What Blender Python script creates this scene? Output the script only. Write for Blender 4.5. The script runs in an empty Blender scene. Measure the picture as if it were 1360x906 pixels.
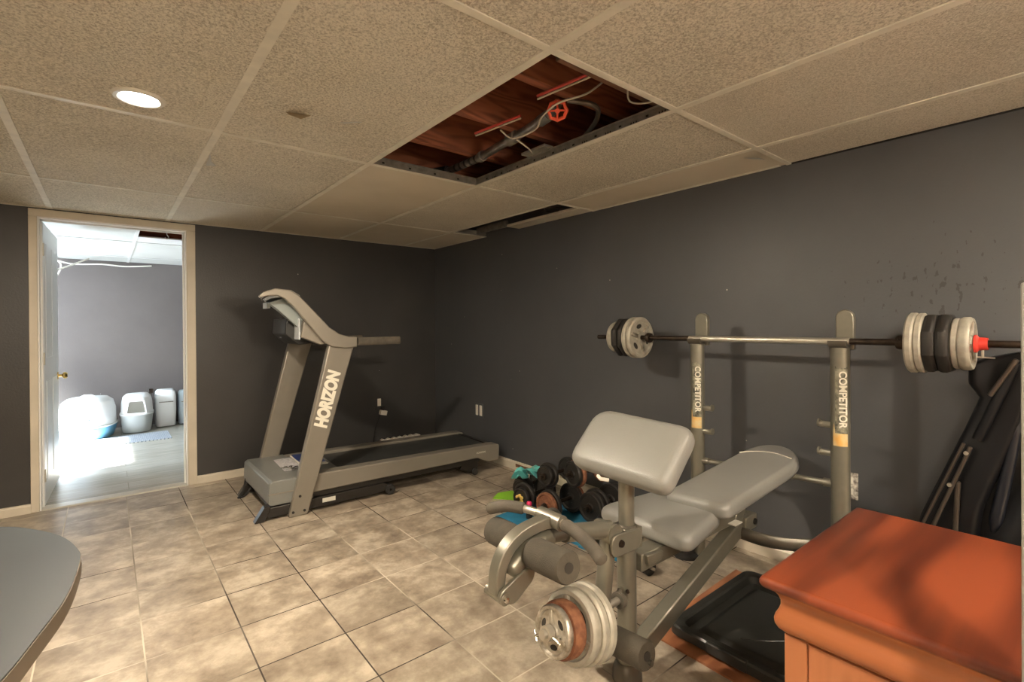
import bpy, bmesh, math, random
from mathutils import Vector, Matrix, noise
random.seed(7)
SC = bpy.context.scene
COL = SC.collection
PI = math.pi
H = 1.903          # dropped ceiling height

# ------------------------------------------------------------------ materials
def new_mat(name):
    m = bpy.data.materials.new(name); m.use_nodes = True
    nt = m.node_tree
    return m, nt, nt.nodes['Principled BSDF'], nt.nodes, nt.links

def mat(name, col, rough=.5, metal=0, var=0, vscale=8, bump=0, bscale=60, spec=.5, col2=None, rvar=0, coords='Object', coat=0):
    m, nt, b, N, L = new_mat(name)
    b.inputs['Base Color'].default_value = (*col, 1)
    b.inputs['Roughness'].default_value = rough
    b.inputs['Metallic'].default_value = metal
    b.inputs['Specular IOR Level'].default_value = spec
    b.inputs['Coat Weight'].default_value = coat
    tc = N.new('ShaderNodeTexCoord')
    if var or col2 or rvar:
        n = N.new('ShaderNodeTexNoise'); n.inputs['Scale'].default_value = vscale; n.inputs['Detail'].default_value = 6
        L.new(tc.outputs[coords], n.inputs['Vector'])
        r = N.new('ShaderNodeValToRGB')
        r.color_ramp.elements[0].position = .35; r.color_ramp.elements[1].position = .65
        c2 = col2 if col2 else tuple(c*(1-var) for c in col)
        r.color_ramp.elements[0].color = (*c2, 1); r.color_ramp.elements[1].color = (*col, 1)
        L.new(n.outputs['Fac'], r.inputs['Fac']); L.new(r.outputs['Color'], b.inputs['Base Color'])
        if rvar:
            mr = N.new('ShaderNodeMapRange'); mr.inputs['To Min'].default_value = rough-rvar; mr.inputs['To Max'].default_value = rough+rvar
            L.new(n.outputs['Fac'], mr.inputs['Value']); L.new(mr.outputs['Result'], b.inputs['Roughness'])
    if bump:
        n2 = N.new('ShaderNodeTexNoise'); n2.inputs['Scale'].default_value = bscale; n2.inputs['Detail'].default_value = 3
        L.new(tc.outputs[coords], n2.inputs['Vector'])
        bp = N.new('ShaderNodeBump'); bp.inputs['Strength'].default_value = 1; bp.inputs['Distance'].default_value = bump
        L.new(n2.outputs['Fac'], bp.inputs['Height']); L.new(bp.outputs['Normal'], b.inputs['Normal'])
    return m

def emit(name, col, s):
    m, nt, b, N, L = new_mat(name)
    b.inputs['Base Color'].default_value = (*col, 1)
    b.inputs['Emission Color'].default_value = (*col, 1); b.inputs['Emission Strength'].default_value = s
    return m

def ramp(N, stops):
    r = N.new('ShaderNodeValToRGB'); cr = r.color_ramp
    while len(cr.elements) < len(stops): cr.elements.new(.5)
    for e, (p, c) in zip(cr.elements, stops): e.position = p; e.color = (*c, 1)
    return r

def math_node(N, L, op, a, b=None, c=None):
    n = N.new('ShaderNodeMath'); n.operation = op
    for i, v in enumerate((a, b, c)):
        if v is None: continue
        if isinstance(v, (int, float)): n.inputs[i].default_value = v
        else: L.new(v, n.inputs[i])
    return n.outputs[0]

def wall_mat(name, base, light, speck=True, rough=.42):
    m, nt, b, N, L = new_mat(name)
    g = N.new('ShaderNodeNewGeometry')
    n = N.new('ShaderNodeTexNoise'); n.inputs['Scale'].default_value = 1.6; n.inputs['Detail'].default_value = 8; n.inputs['Roughness'].default_value = .6
    L.new(g.outputs['Position'], n.inputs['Vector'])
    r = ramp(N, [(.3, base), (.7, light)]); L.new(n.outputs['Fac'], r.inputs['Fac'])
    out = r.outputs['Color']
    if speck:
        v = N.new('ShaderNodeTexVoronoi'); v.inputs['Scale'].default_value = 7; L.new(g.outputs['Position'], v.inputs['Vector'])
        s = N.new('ShaderNodeSeparateColor'); L.new(v.outputs['Color'], s.inputs[0])
        near = math_node(N, L, 'LESS_THAN', v.outputs['Distance'], .028)
        some = math_node(N, L, 'GREATER_THAN', s.outputs[0], .8)
        f = math_node(N, L, 'MULTIPLY', near, some)
        mx = N.new('ShaderNodeMix'); mx.data_type = 'RGBA'; L.new(f, mx.inputs[0]); L.new(out, mx.inputs[6]); mx.inputs[7].default_value = (.5, .47, .42, 1)
        out = mx.outputs[2]
    L.new(out, b.inputs['Base Color'])
    mr = N.new('ShaderNodeMapRange'); mr.inputs['To Min'].default_value = rough-.06; mr.inputs['To Max'].default_value = rough+.1
    L.new(n.outputs['Fac'], mr.inputs['Value']); L.new(mr.outputs['Result'], b.inputs['Roughness'])
    n2 = N.new('ShaderNodeTexNoise'); n2.inputs['Scale'].default_value = 90; L.new(g.outputs['Position'], n2.inputs['Vector'])
    bp = N.new('ShaderNodeBump'); bp.inputs['Distance'].default_value = .0012; bp.inputs['Strength'].default_value = .6
    L.new(n2.outputs['Fac'], bp.inputs['Height']); L.new(bp.outputs['Normal'], b.inputs['Normal'])
    return m

def mildew_wall(name, base, light):
    """right wall: dark paint with an area of small dark stain flecks towards its near end"""
    m = wall_mat(name, base, light, rough=.44)
    nt = m.node_tree; N, L = nt.nodes, nt.links; b = N['Principled BSDF']
    src = b.inputs['Base Color'].links[0].from_socket
    b.inputs['Coat Weight'].default_value = .9; b.inputs['Coat Roughness'].default_value = .5
    g = N.new('ShaderNodeNewGeometry'); sp = N.new('ShaderNodeSeparateXYZ'); L.new(g.outputs['Position'], sp.inputs[0])
    mp = N.new('ShaderNodeMapping'); mp.inputs['Scale'].default_value = (1, 1, .55); L.new(g.outputs['Position'], mp.inputs['Vector'])
    n = N.new('ShaderNodeTexNoise'); n.inputs['Scale'].default_value = 42; n.inputs['Detail'].default_value = 4; L.new(mp.outputs[0], n.inputs['Vector'])
    dy = math_node(N, L, 'ABSOLUTE', math_node(N, L, 'ADD', sp.outputs[1], 3.83))
    dz = math_node(N, L, 'ABSOLUTE', math_node(N, L, 'SUBTRACT', sp.outputs[2], 1.3))
    d = math_node(N, L, 'ADD', math_node(N, L, 'MULTIPLY', dy, .55), math_node(N, L, 'MULTIPLY', dz, .8))
    thr = math_node(N, L, 'ADD', .575, math_node(N, L, 'MULTIPLY', d, .5))
    f = math_node(N, L, 'GREATER_THAN', n.outputs['Fac'], thr)
    f = math_node(N, L, 'MULTIPLY', f, .75)
    mx = N.new('ShaderNodeMix'); mx.data_type = 'RGBA'; L.new(f, mx.inputs[0]); L.new(src, mx.inputs[6]); mx.inputs[7].default_value = (.02, .016, .012, 1)
    L.new(mx.outputs[2], b.inputs['Base Color'])
    return m

def tile_floor():
    m, nt, b, N, L = new_mat('floor_tiles')
    g = N.new('ShaderNodeNewGeometry'); sp = N.new('ShaderNodeSeparateXYZ'); L.new(g.outputs['Position'], sp.inputs[0])
    T = .2938
    def cell(o, off):
        s = math_node(N, L, 'DIVIDE', math_node(N, L, 'ADD', o, off), T)
        fr = math_node(N, L, 'FRACT', s); fl = math_node(N, L, 'FLOOR', s)
        d = math_node(N, L, 'ABSOLUTE', math_node(N, L, 'SUBTRACT', fr, .5))   # .5 at joint
        return d, fl
    dx, ix = cell(sp.outputs[0], .9495 + T*40)
    dy, iy = cell(sp.outputs[1], 2.152 + T*40)
    dm = math_node(N, L, 'MAXIMUM', dx, dy)
    gr = math_node(N, L, 'GREATER_THAN', dm, .5-.0085)
    # tile tone
    cx = N.new('ShaderNodeCombineXYZ'); L.new(ix, cx.inputs[0]); L.new(iy, cx.inputs[1])
    wn = N.new('ShaderNodeTexWhiteNoise'); L.new(cx.outputs[0], wn.inputs['Vector'])
    off = N.new('ShaderNodeVectorMath'); off.operation = 'MULTIPLY_ADD'
    L.new(wn.outputs['Color'], off.inputs[0]); off.inputs[1].default_value = (9, 9, 9); L.new(g.outputs['Position'], off.inputs[2])
    n = N.new('ShaderNodeTexNoise'); n.inputs['Scale'].default_value = 6.5; n.inputs['Detail'].default_value = 10; n.inputs['Roughness'].default_value = .68
    L.new(off.outputs[0], n.inputs['Vector'])
    r = ramp(N, [(.34, (.205, .162, .120)), (.50, (.345, .285, .215)), (.64, (.52, .45, .35))]); L.new(n.outputs['Fac'], r.inputs['Fac'])
    hs = N.new('ShaderNodeHueSaturation'); L.new(r.outputs['Color'], hs.inputs['Color'])
    mr = N.new('ShaderNodeMapRange'); mr.inputs['To Min'].default_value = .9; mr.inputs['To Max'].default_value = 1.1
    L.new(wn.outputs['Value'], mr.inputs['Value']); L.new(mr.outputs['Result'], hs.inputs['Value'])
    # grout, mostly dark and in places worn pale
    n3 = N.new('ShaderNodeTexNoise'); n3.inputs['Scale'].default_value = .9; L.new(g.outputs['Position'], n3.inputs['Vector'])
    gc = ramp(N, [(.46, (.05, .038, .03)), (.56, (.62, .55, .44))]); L.new(n3.outputs['Fac'], gc.inputs['Fac'])
    mx = N.new('ShaderNodeMix'); mx.data_type = 'RGBA'; L.new(gr, mx.inputs[0]); L.new(hs.outputs[0], mx.inputs[6]); L.new(gc.outputs['Color'], mx.inputs[7])
    L.new(mx.outputs[2], b.inputs['Base Color'])
    rr = N.new('ShaderNodeMapRange'); rr.inputs['To Min'].default_value = .22; rr.inputs['To Max'].default_value = .42
    L.new(n.outputs['Fac'], rr.inputs['Value'])
    rm = N.new('ShaderNodeMix'); L.new(gr, rm.inputs[0]); L.new(rr.outputs['Result'], rm.inputs[2]); rm.inputs[3].default_value = .85
    L.new(rm.outputs[0], b.inputs['Roughness'])
    hgt = math_node(N, L, 'SUBTRACT', math_node(N, L, 'MULTIPLY', n.outputs['Fac'], .25), gr)
    bp = N.new('ShaderNodeBump'); bp.inputs['Distance'].default_value = .0015; bp.inputs['Strength'].default_value = .5
    L.new(hgt, bp.inputs['Height']); L.new(bp.outputs['Normal'], b.inputs['Normal'])
    return m

def plank_floor():
    m, nt, b, N, L = new_mat('pale_laminate')
    g = N.new('ShaderNodeNewGeometry')
    br = N.new('ShaderNodeTexBrick'); br.inputs['Scale'].default_value = 1
    br.inputs['Brick Width'].default_value = 1.2; br.inputs['Row Height'].default_value = .19; br.inputs['Mortar Size'].default_value = .002
    br.inputs['Color1'].default_value = (.42, .40, .34, 1); br.inputs['Color2'].default_value = (.50, .475, .41, 1); br.inputs['Mortar'].default_value = (.3, .27, .22, 1)
    L.new(g.outputs['Position'], br.inputs['Vector'])
    mp = N.new('ShaderNodeMapping'); mp.inputs['Scale'].default_value = (1.5, 14, 1); L.new(g.outputs['Position'], mp.inputs['Vector'])
    n = N.new('ShaderNodeTexNoise'); n.inputs['Scale'].default_value = 3; n.inputs['Detail'].default_value = 6; L.new(mp.outputs[0], n.inputs['Vector'])
    r = ramp(N, [(.3, (.75, .75, .75)), (.7, (1, 1, 1))]); L.new(n.outputs['Fac'], r.inputs['Fac'])
    mx = N.new('ShaderNodeMix'); mx.data_type = 'RGBA'; mx.blend_type = 'MULTIPLY'; mx.inputs[0].default_value = 1
    L.new(br.outputs['Color'], mx.inputs[6]); L.new(r.outputs['Color'], mx.inputs[7]); L.new(mx.outputs[2], b.inputs['Base Color'])
    b.inputs['Roughness'].default_value = .25
    return m

def wood_mat(name, c1, c2, axis=0, scale=1.0, rough=.3, bands=12):
    m, nt, b, N, L = new_mat(name)
    tc = N.new('ShaderNodeTexCoord')
    mp = N.new('ShaderNodeMapping'); s = [5.0*scale]*3; s[axis] = .8*scale; mp.inputs['Scale'].default_value = s
    L.new(tc.outputs['Object'], mp.inputs['Vector'])
    n = N.new('ShaderNodeTexNoise'); n.inputs['Scale'].default_value = 1.2; n.inputs['Detail'].default_value = 2; L.new(mp.outputs[0], n.inputs['Vector'])
    s1 = math_node(N, L, 'SINE', math_node(N, L, 'MULTIPLY', n.outputs['Fac'], bands*6.283)); s1 = math_node(N, L, 'MULTIPLY_ADD', s1, .5, .5)
    mp2 = N.new('ShaderNodeMapping'); s = [34*scale]*3; s[axis] = 2.2*scale; mp2.inputs['Scale'].default_value = s
    L.new(tc.outputs['Object'], mp2.inputs['Vector'])
    n2 = N.new('ShaderNodeTexNoise'); n2.inputs['Scale'].default_value = 1; n2.inputs['Detail'].default_value = 3; L.new(mp2.outputs[0], n2.inputs['Vector'])
    f = math_node(N, L, 'ADD', math_node(N, L, 'MULTIPLY', s1, .42), math_node(N, L, 'MULTIPLY', n2.outputs['Fac'], .62))
    r = ramp(N, [(.22, c2), (.66, c1)]); L.new(f, r.inputs['Fac']); L.new(r.outputs['Color'], b.inputs['Base Color'])
    b.inputs['Roughness'].default_value = rough
    return m

def ceiling_mat(name, scale, dist, c1, c2, blot=.5):
    m, nt, b, N, L = new_mat(name)
    g = N.new('ShaderNodeNewGeometry')
    n = N.new('ShaderNodeTexNoise'); n.inputs['Scale'].default_value = scale; n.inputs['Detail'].default_value = 3; n.inputs['Distortion'].default_value = .6
    L.new(g.outputs['Position'], n.inputs['Vector'])
    n2 = N.new('ShaderNodeTexNoise'); n2.inputs['Scale'].default_value = 2.2; n2.inputs['Detail'].default_value = 5; L.new(g.outputs['Position'], n2.inputs['Vector'])
    f = math_node(N, L, 'ADD', math_node(N, L, 'MULTIPLY', n.outputs['Fac'], 1-blot), math_node(N, L, 'MULTIPLY', n2.outputs['Fac'], blot))
    r = ramp(N, [(.36, c2), (.58, c1)]); L.new(f, r.inputs['Fac']); L.new(r.outputs['Color'], b.inputs['Base Color'])
    b.inputs['Roughness'].default_value = .85
    bp = N.new('ShaderNodeBump'); bp.inputs['Distance'].default_value = dist; bp.inputs['Strength'].default_value = 1
    L.new(n.outputs['Fac'], bp.inputs['Height']); L.new(bp.outputs['Normal'], b.inputs['Normal'])
    return m

M = {}
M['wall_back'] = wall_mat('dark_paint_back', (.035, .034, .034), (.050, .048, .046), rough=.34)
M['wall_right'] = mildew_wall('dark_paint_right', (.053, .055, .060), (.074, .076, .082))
M['wall_room2'] = wall_mat('mauve_grey_paint', (.120, .102, .094), (.150, .128, .118), rough=.6)
M['wall_plain'] = wall_mat('tan_paint', (.40, .34, .26), (.46, .39, .30), speck=False, rough=.7)
M['tiles'] = tile_floor(); M['planks'] = plank_floor()
M['ceil_tex'] = ceiling_mat('stippled_panel', 150, .006, (.76, .70, .58), (.42, .375, .29), .2)
M['ceil_fine'] = ceiling_mat('fine_stippled_panel', 210, .004, (.74, .68, .57), (.46, .41, .32), .2)
M['ceil_smooth'] = ceiling_mat('smooth_panel', 220, .0006, (.68, .61, .49), (.61, .54, .42), .8)
M['ceil_white'] = ceiling_mat('white_panel', 200, .0008, (.56, .56, .53), (.50, .50, .47), .8)
M['tbar'] = mat('cream_grid', (.80, .75, .63), .5, var=.15, vscale=14)
M['tweb'] = mat('steel_web', (.30, .28, .24), .45, .6, var=.3, vscale=30)
M['joist'] = wood_mat('rough_joist', (.34, .115, .055), (.17, .052, .025), 0, 1.2, .8)
M['joist2'] = wood_mat('brown_joist', (.20, .095, .05), (.09, .042, .022), 0, 1.2, .85)
M['trimwhite'] = mat('cream_gloss_trim', (.62, .56, .45), .35, var=.12, vscale=6)
M['trimpale'] = mat('white_trim', (.78, .78, .76), .35, var=.05)
M['doorwhite'] = mat('white_door', (.80, .82, .82), .4)
M['steel'] = mat('grey_powder_coat', (.245, .23, .185), .34, .55, var=.08, vscale=25)
M['steel_dark'] = mat('dark_grey_coat', (.15, .135, .11), .38, .6, var=.1, vscale=25)
M['chrome'] = mat('chrome', (.72, .70, .66), .16, 1)
M['bar_silver'] = mat('dull_silver', (.62, .58, .50), .32, .8, var=.1, vscale=30)
M['bar_dark'] = mat('tarnished_bar', (.075, .055, .042), .35, .8, var=.5, vscale=30)
M['vinyl'] = mat('grey_vinyl', (.255, .25, .23), .36, var=.10, vscale=3, bump=.0006, bscale=260)
M['foam'] = mat('brown_grey_foam', (.078, .066, .048), .9, var=.25, vscale=30, bump=.001, bscale=300)
M['foam_end'] = mat('foam_hole', (.03, .026, .02), .95)
M['grip'] = mat('foam_grip', (.115, .098, .075), .85, var=.3, vscale=25, bump=.0008, bscale=260)
M['plate_grey'] = mat('grey_enamel_plate', (.44, .41, .335), .42, .15, var=.25, vscale=30, bump=.0008, bscale=90)
M['plate_chip'] = mat('chipped_silver', (.66, .62, .54), .3, .7, col2=(.30, .26, .20), vscale=40, bump=.001, bscale=70)
M['rust'] = mat('rusty_iron', (.30, .13, .065), .8, .2, col2=(.17, .065, .035), vscale=45, bump=.0012, bscale=120)
M['black_iron'] = mat('black_plate', (.030, .027, .024), .45, .2, var=.3, vscale=20)
M['rubber'] = mat('black_rubber', (.018, .017, .016), .6)
M['blackplastic'] = mat('black_plastic', (.020, .021, .020), .38, var=.3, vscale=4, rvar=.1)
M['lidplastic'] = mat('dusty_black_plastic', (.030, .031, .028), .36, col2=(.018, .018, .016), vscale=7, rvar=.08)
M['tm_grey'] = mat('treadmill_grey', (.26, .235, .195), .35, .35, var=.06)
M['tm_hood'] = mat('treadmill_hood', (.20, .205, .19), .33, .1, var=.12, vscale=6)
M['tm_belt'] = mat('treadmill_belt', (.026, .027, .026), .42, col2=(.045, .046, .043), vscale=9)
M['tm_console'] = mat('console_teal_grey', (.25, .28, .27), .4)
M['tm_lightgrey'] = mat('pale_grey_plastic', (.52, .55, .57), .4)
M['blackframe'] = mat('black_frame', (.022, .019, .016), .35, .2)
M['red'] = mat('red_plastic', (.62, .05, .035), .35)
M['orange_red'] = mat('red_valve', (.75, .10, .045), .4)
M['yellow'] = mat('yellow_plastic', (.80, .58, .16), .45)
M['teal'] = mat('teal_band', (.10, .42, .40), .3)
M['green'] = mat('lime_green', (.28, .62, .04), .5)
M['pink'] = mat('magenta_plastic', (.60, .03, .12), .4)
M['blue'] = mat('blue_foam', (.02, .19, .34), .75, var=.2, vscale=20, bump=.0006, bscale=200)
M['copper'] = mat('pex_red', (.55, .06, .04), .4)
M['white'] = mat('white_plastic', (.78, .74, .66), .4)
M['offwhite'] = mat('cable_white', (.60, .54, .44), .5)
M['duct'] = mat('silver_pipe', (.38, .35, .31), .35, .8, col2=(.16, .14, .12), vscale=16, bump=.002, bscale=40)
M['dresser_top'] = wood_mat('cherry_top', (.245, .052, .018), (.085, .016, .006), 0, .62, .34, 6)
M['dresser'] = wood_mat('cherry_side', (.42, .155, .064), (.19, .058, .022), 2, .8, .3, 7)
M['dresser_mould'] = wood_mat('cherry_mould', (.40, .135, .05), (.25, .075, .026), 1, .6, .28, 3)
M['board'] = wood_mat('thin_board', (.40, .17, .08), (.26, .09, .04), 0, .8, .5, 8)
M['desk_top'] = mat('charcoal_laminate', (.034, .041, .045), .40, var=.25, vscale=3)
M['desk_edge'] = mat('brown_edge_band', (.16, .125, .09), .45)
M['fabric'] = mat('black_nylon', (.0055, .0055, .007), .42, var=.3, vscale=6, bump=.004, bscale=9, spec=.35)
M['nylon'] = mat('black_nylon_sheen', (.010, .011, .016), .33, bump=.0025, bscale=22, spec=.7)
M['pole'] = mat('bronze_pole', (.11, .09, .075), .3, .7)
M['blue_lit'] = mat('blue_litter_tray', (.14, .34, .47), .45)
M['boxwhite'] = mat('white_litter_hood', (.80, .81, .80), .4)
M['boxgrey'] = mat('grey_litter_tray', (.42, .44, .42), .45)
M['bluegrey'] = mat('pale_blue_plastic', (.50, .60, .66), .4)
M['brass'] = mat('brass', (.70, .48, .16), .2, 1)
M['sticker'] = mat('orange_sticker', (.74, .42, .12), .5, col2=(.66, .55, .30), vscale=30)
M['sticker_dark'] = mat('dark_sticker', (.06, .06, .045), .45, col2=(.35, .33, .24), vscale=50)
M['ink'] = mat('cream_print', (.78, .74, .62), .5)
M['inkdark'] = mat('dark_print', (.05, .04, .03), .5)
M['navy'] = mat('navy_cover', (.03, .05, .17), .4)
M['paper'] = mat('white_paper', (.60, .58, .56), .6, col2=(.38, .36, .38), vscale=60)
M['shadowgap'] = mat('dark_gap', (.012, .010, .008), .9)
M['lens'] = emit('lamp_lens', (1, .93, .80), 22)
M['lamptrim'] = mat('lamp_trim', (.70, .66, .58), .4)
M['cream'] = mat('cream_plastic', (.78, .62, .50), .35)
M['tag'] = mat('tag', (.62, .60, .52), .5)
M['windowglow'] = emit('daylit_window', (.80, .90, 1.0), 9)

# ------------------------------------------------------------------ mesh helpers
class MB:
    def __init__(s): s.v = []; s.f = []; s.mi = []
    def add(s, vs, fs, mi=0, mtx=None):
        b = len(s.v)
        s.v += [tuple(mtx @ Vector(v)) if mtx else tuple(v) for v in vs]
        s.f += [tuple(i+b for i in f) for f in fs]; s.mi += [mi]*len(fs)
        return s
    def box(s, lo, hi, mi=0, mtx=None):
        x0, y0, z0 = lo; x1, y1, z1 = hi
        vs = [(x0,y0,z0),(x1,y0,z0),(x1,y1,z0),(x0,y1,z0),(x0,y0,z1),(x1,y0,z1),(x1,y1,z1),(x0,y1,z1)]
        return s.add(vs, [(0,3,2,1),(4,5,6,7),(0,1,5,4),(1,2,6,5),(2,3,7,6),(3,0,4,7)], mi, mtx)
    def prism(s, poly, a0, a1, axis='y', mi=0, mtx=None):
        """poly in the two other axes, extruded along axis"""
        def P(u, w, a):
            return {'y': (u, a, w), 'z': (u, w, a), 'x': (a, u, w)}[axis]
        n = len(poly)
        vs = [P(u, w, a0) for u, w in poly] + [P(u, w, a1) for u, w in poly]
        fs = [tuple(range(n))[::-1], tuple(range(n, 2*n))] + [(i, (i+1) % n, n+(i+1) % n, n+i) for i in range(n)]
        return s.add(vs, fs, mi, mtx)
    def lathe(s, prof, seg=32, mi=0, mtx=None, closed=False):
        """prof (r, z) revolved about z; closed joins last to first"""
        vs = []; fs = []
        k = len(prof)
        for r, z in prof:
            for i in range(seg):
                a = 2*PI*i/seg; vs.append((r*math.cos(a), r*math.sin(a), z))
        rng = k if closed else k-1
        for j in range(rng):
            j2 = (j+1) % k
            for i in range(seg):
                i2 = (i+1) % seg
                fs.append((j*seg+i, j*seg+i2, j2*seg+i2, j2*seg+i))
        if not closed:
            if prof[0][0] > 1e-6: fs.append(tuple(range(seg))[::-1])
            if prof[-1][0] > 1e-6: fs.append(tuple((k-1)*seg+i for i in range(seg)))
        return s.add(vs, fs, mi, mtx)
    def tube(s, pts, r, seg=14, mi=0, mtx=None, r2=None, capr=False, up=None):
        """sweep; r may be number or list; r2 the second half-width (ellipse), measured along the 'up' side"""
        P = [Vector(p) for p in pts]; n = len(P)
        R = r if isinstance(r, (list, tuple)) else [r]*n
        R2 = R if r2 is None else (r2 if isinstance(r2, (list, tuple)) else [r2]*n)
        T = []
        for i in range(n):
            t = (P[min(i+1, n-1)]-P[max(i-1, 0)]).normalized(); T.append(t)
        u = Vector(up) if up else (Vector((0, 0, 1)) if abs(T[0].z) < .9 else Vector((1, 0, 0)))
        vs = []; fs = []
        ring = []
        for i in range(n):
            u = (u - T[i]*u.dot(T[i]))
            if u.length < 1e-4: u = T[i].orthogonal()
            u.normalize(); w = T[i].cross(u)
            ring.append((P[i], u.copy(), w.copy(), R[i], R2[i]))
        rr = []
        if capr:
            p, uu, ww, a, b2 = ring[0]
            for q in (.15, .5, .85): rr.append((p - T[0]*a*.6*math.cos(q*PI/2), uu, ww, a*math.sin(q*PI/2)+.0001, b2*math.sin(q*PI/2)+.0001))
        rr += ring
        if capr:
            p, uu, ww, a, b2 = ring[-1]
            for q in (.85, .5, .15): rr.append((p + T[-1]*a*.6*math.cos(q*PI/2), uu, ww, a*math.sin(q*PI/2)+.0001, b2*math.sin(q*PI/2)+.0001))
        for p, uu, ww, a, b2 in rr:
            for k in range(seg):
                t = 2*PI*k/seg + PI/seg
                vs.append(p + ww*(a*math.cos(t)) + uu*(b2*math.sin(t)))
        m = len(rr)
        for i in range(m-1):
            for k in range(seg):
                k2 = (k+1) % seg
                fs.append((i*seg+k, i*seg+k2, (i+1)*seg+k2, (i+1)*seg+k))
        fs.append(tuple(range(seg))[::-1]); fs.append(tuple((m-1)*seg+k for k in range(seg)))
        return s.add(vs, fs, mi, mtx)
    def build(s, name, mats, parent=None, bevel=0, bseg=2, smooth=True, angle=35, mw=None):
        me = bpy.data.meshes.new(name); me.from_pydata(s.v, [], s.f)
        if not isinstance(mats, (list, tuple)): mats = [mats]
        for m in mats: me.materials.append(m)
        me.polygons.foreach_set('material_index', s.mi)
        bm = bmesh.new(); bm.from_mesh(me); bmesh.ops.recalc_face_normals(bm, faces=bm.faces); bm.to_mesh(me); bm.free()
        me.update()
        if smooth:
            me.polygons.foreach_set('use_smooth', [True]*len(me.polygons))
            me.set_sharp_from_angle(angle=math.radians(angle))
        o = bpy.data.objects.new(name, me); COL.objects.link(o)
        if parent: o.parent = parent
        if mw is not None: o.matrix_world = mw
        if bevel:
            b = o.modifiers.new('bevel', 'BEVEL'); b.width = bevel; b.segments = bseg; b.limit_method = 'ANGLE'; b.angle_limit = math.radians(40)
            b.harden_normals = False
        return o

def tag(o, label, cat, group=None, kind=None):
    o['label'] = label; o['category'] = cat
    if group: o['group'] = group
    if kind: o['kind'] = kind
    return o
def struct(o): o['kind'] = 'structure'; return o
def thing(name, loc, label, cat, rz=0, group=None):
    o = bpy.data.objects.new(name, None); COL.objects.link(o); o.empty_display_size = .05
    o.location = loc; o.rotation_euler = (0, 0, rz)
    return tag(o, label, cat, group)
def copy_tree(root, mtx=None):
    r = root.copy(); COL.objects.link(r)
    for ch in list(root.children):
        c = ch.copy(); COL.objects.link(c); c.parent = r
        for g in list(ch.children):
            d = g.copy(); COL.objects.link(d); d.parent = c
    if mtx is not None: r.matrix_world = mtx
    return r
def arc(c, r, a0, a1, n=8, plane='xz'):
    out = []
    for i in range(n+1):
        a = math.radians(a0+(a1-a0)*i/n); u = r*math.cos(a); w = r*math.sin(a)
        out.append({'xz': (c[0]+u, c[1], c[2]+w), 'xy': (c[0]+u, c[1]+w, c[2]), 'yz': (c[0], c[1]+u, c[2]+w)}[plane])
    return out
def smooth_path(pts, n=6):
    P = [Vector(p) for p in pts]; out = []
    for i in range(len(P)-1):
        p0 = P[max(i-1, 0)]; p1 = P[i]; p2 = P[i+1]; p3 = P[min(i+2, len(P)-1)]
        for k in range(n):
            t = k/n
            out.append(.5*((2*p1)+(-p0+p2)*t+(2*p0-5*p1+4*p2-p3)*t*t+(-p0+3*p1-3*p2+p3)*t**3))
    out.append(P[-1]); return out
def axis_mtx(loc, z, x=None):
    """matrix with local z along vector z"""
    z = Vector(z).normalized()
    xx = Vector(x) if x else (Vector((0, 0, 1)) if abs(z.z) < .9 else Vector((1, 0, 0)))
    xx = (xx - z*xx.dot(z)).normalized(); y = z.cross(xx)
    m = Matrix((xx, y, z)).transposed().to_4x4(); m.translation = Vector(loc); return m
def text_mesh(name, body, size, matr, parent, mtx, extrude=.0008, shear=0, bold=0):
    c = bpy.data.curves.new(name, 'FONT'); c.body = body; c.size = size; c.extrude = extrude; c.align_x = 'CENTER'; c.align_y = 'CENTER'; c.shear = shear; c.offset = bold
    tmp = bpy.data.objects.new('tmp', c); COL.objects.link(tmp)
    bpy.context.view_layer.update()
    me = bpy.data.meshes.new_from_object(tmp.evaluated_get(bpy.context.evaluated_depsgraph_get()))
    bpy.data.objects.remove(tmp); me.materials.clear(); me.materials.append(matr)
    o = bpy.data.objects.new(name, me); COL.objects.link(o)
    if parent: o.parent = parent
    o.matrix_local = mtx
    return o
def rounded_poly(pts, r, n=5):
    """round the corners of a 2-D polygon; r number or list"""
    out = []; k = len(pts); R = r if isinstance(r, (list, tuple)) else [r]*k
    for i in range(k):
        p = Vector(pts[i]); a = Vector(pts[i-1]); b = Vector(pts[(i+1) % k])
        da = (a-p).normalized(); db = (b-p).normalized(); rr = min(R[i], (a-p).length*.48, (b-p).length*.48)
        q0 = p+da*rr; q1 = p+db*rr
        for j in range(n+1):
            t = j/n; out.append(tuple((1-t)**2*q0+2*t*(1-t)*p+t*t*q1))
    return out
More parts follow.
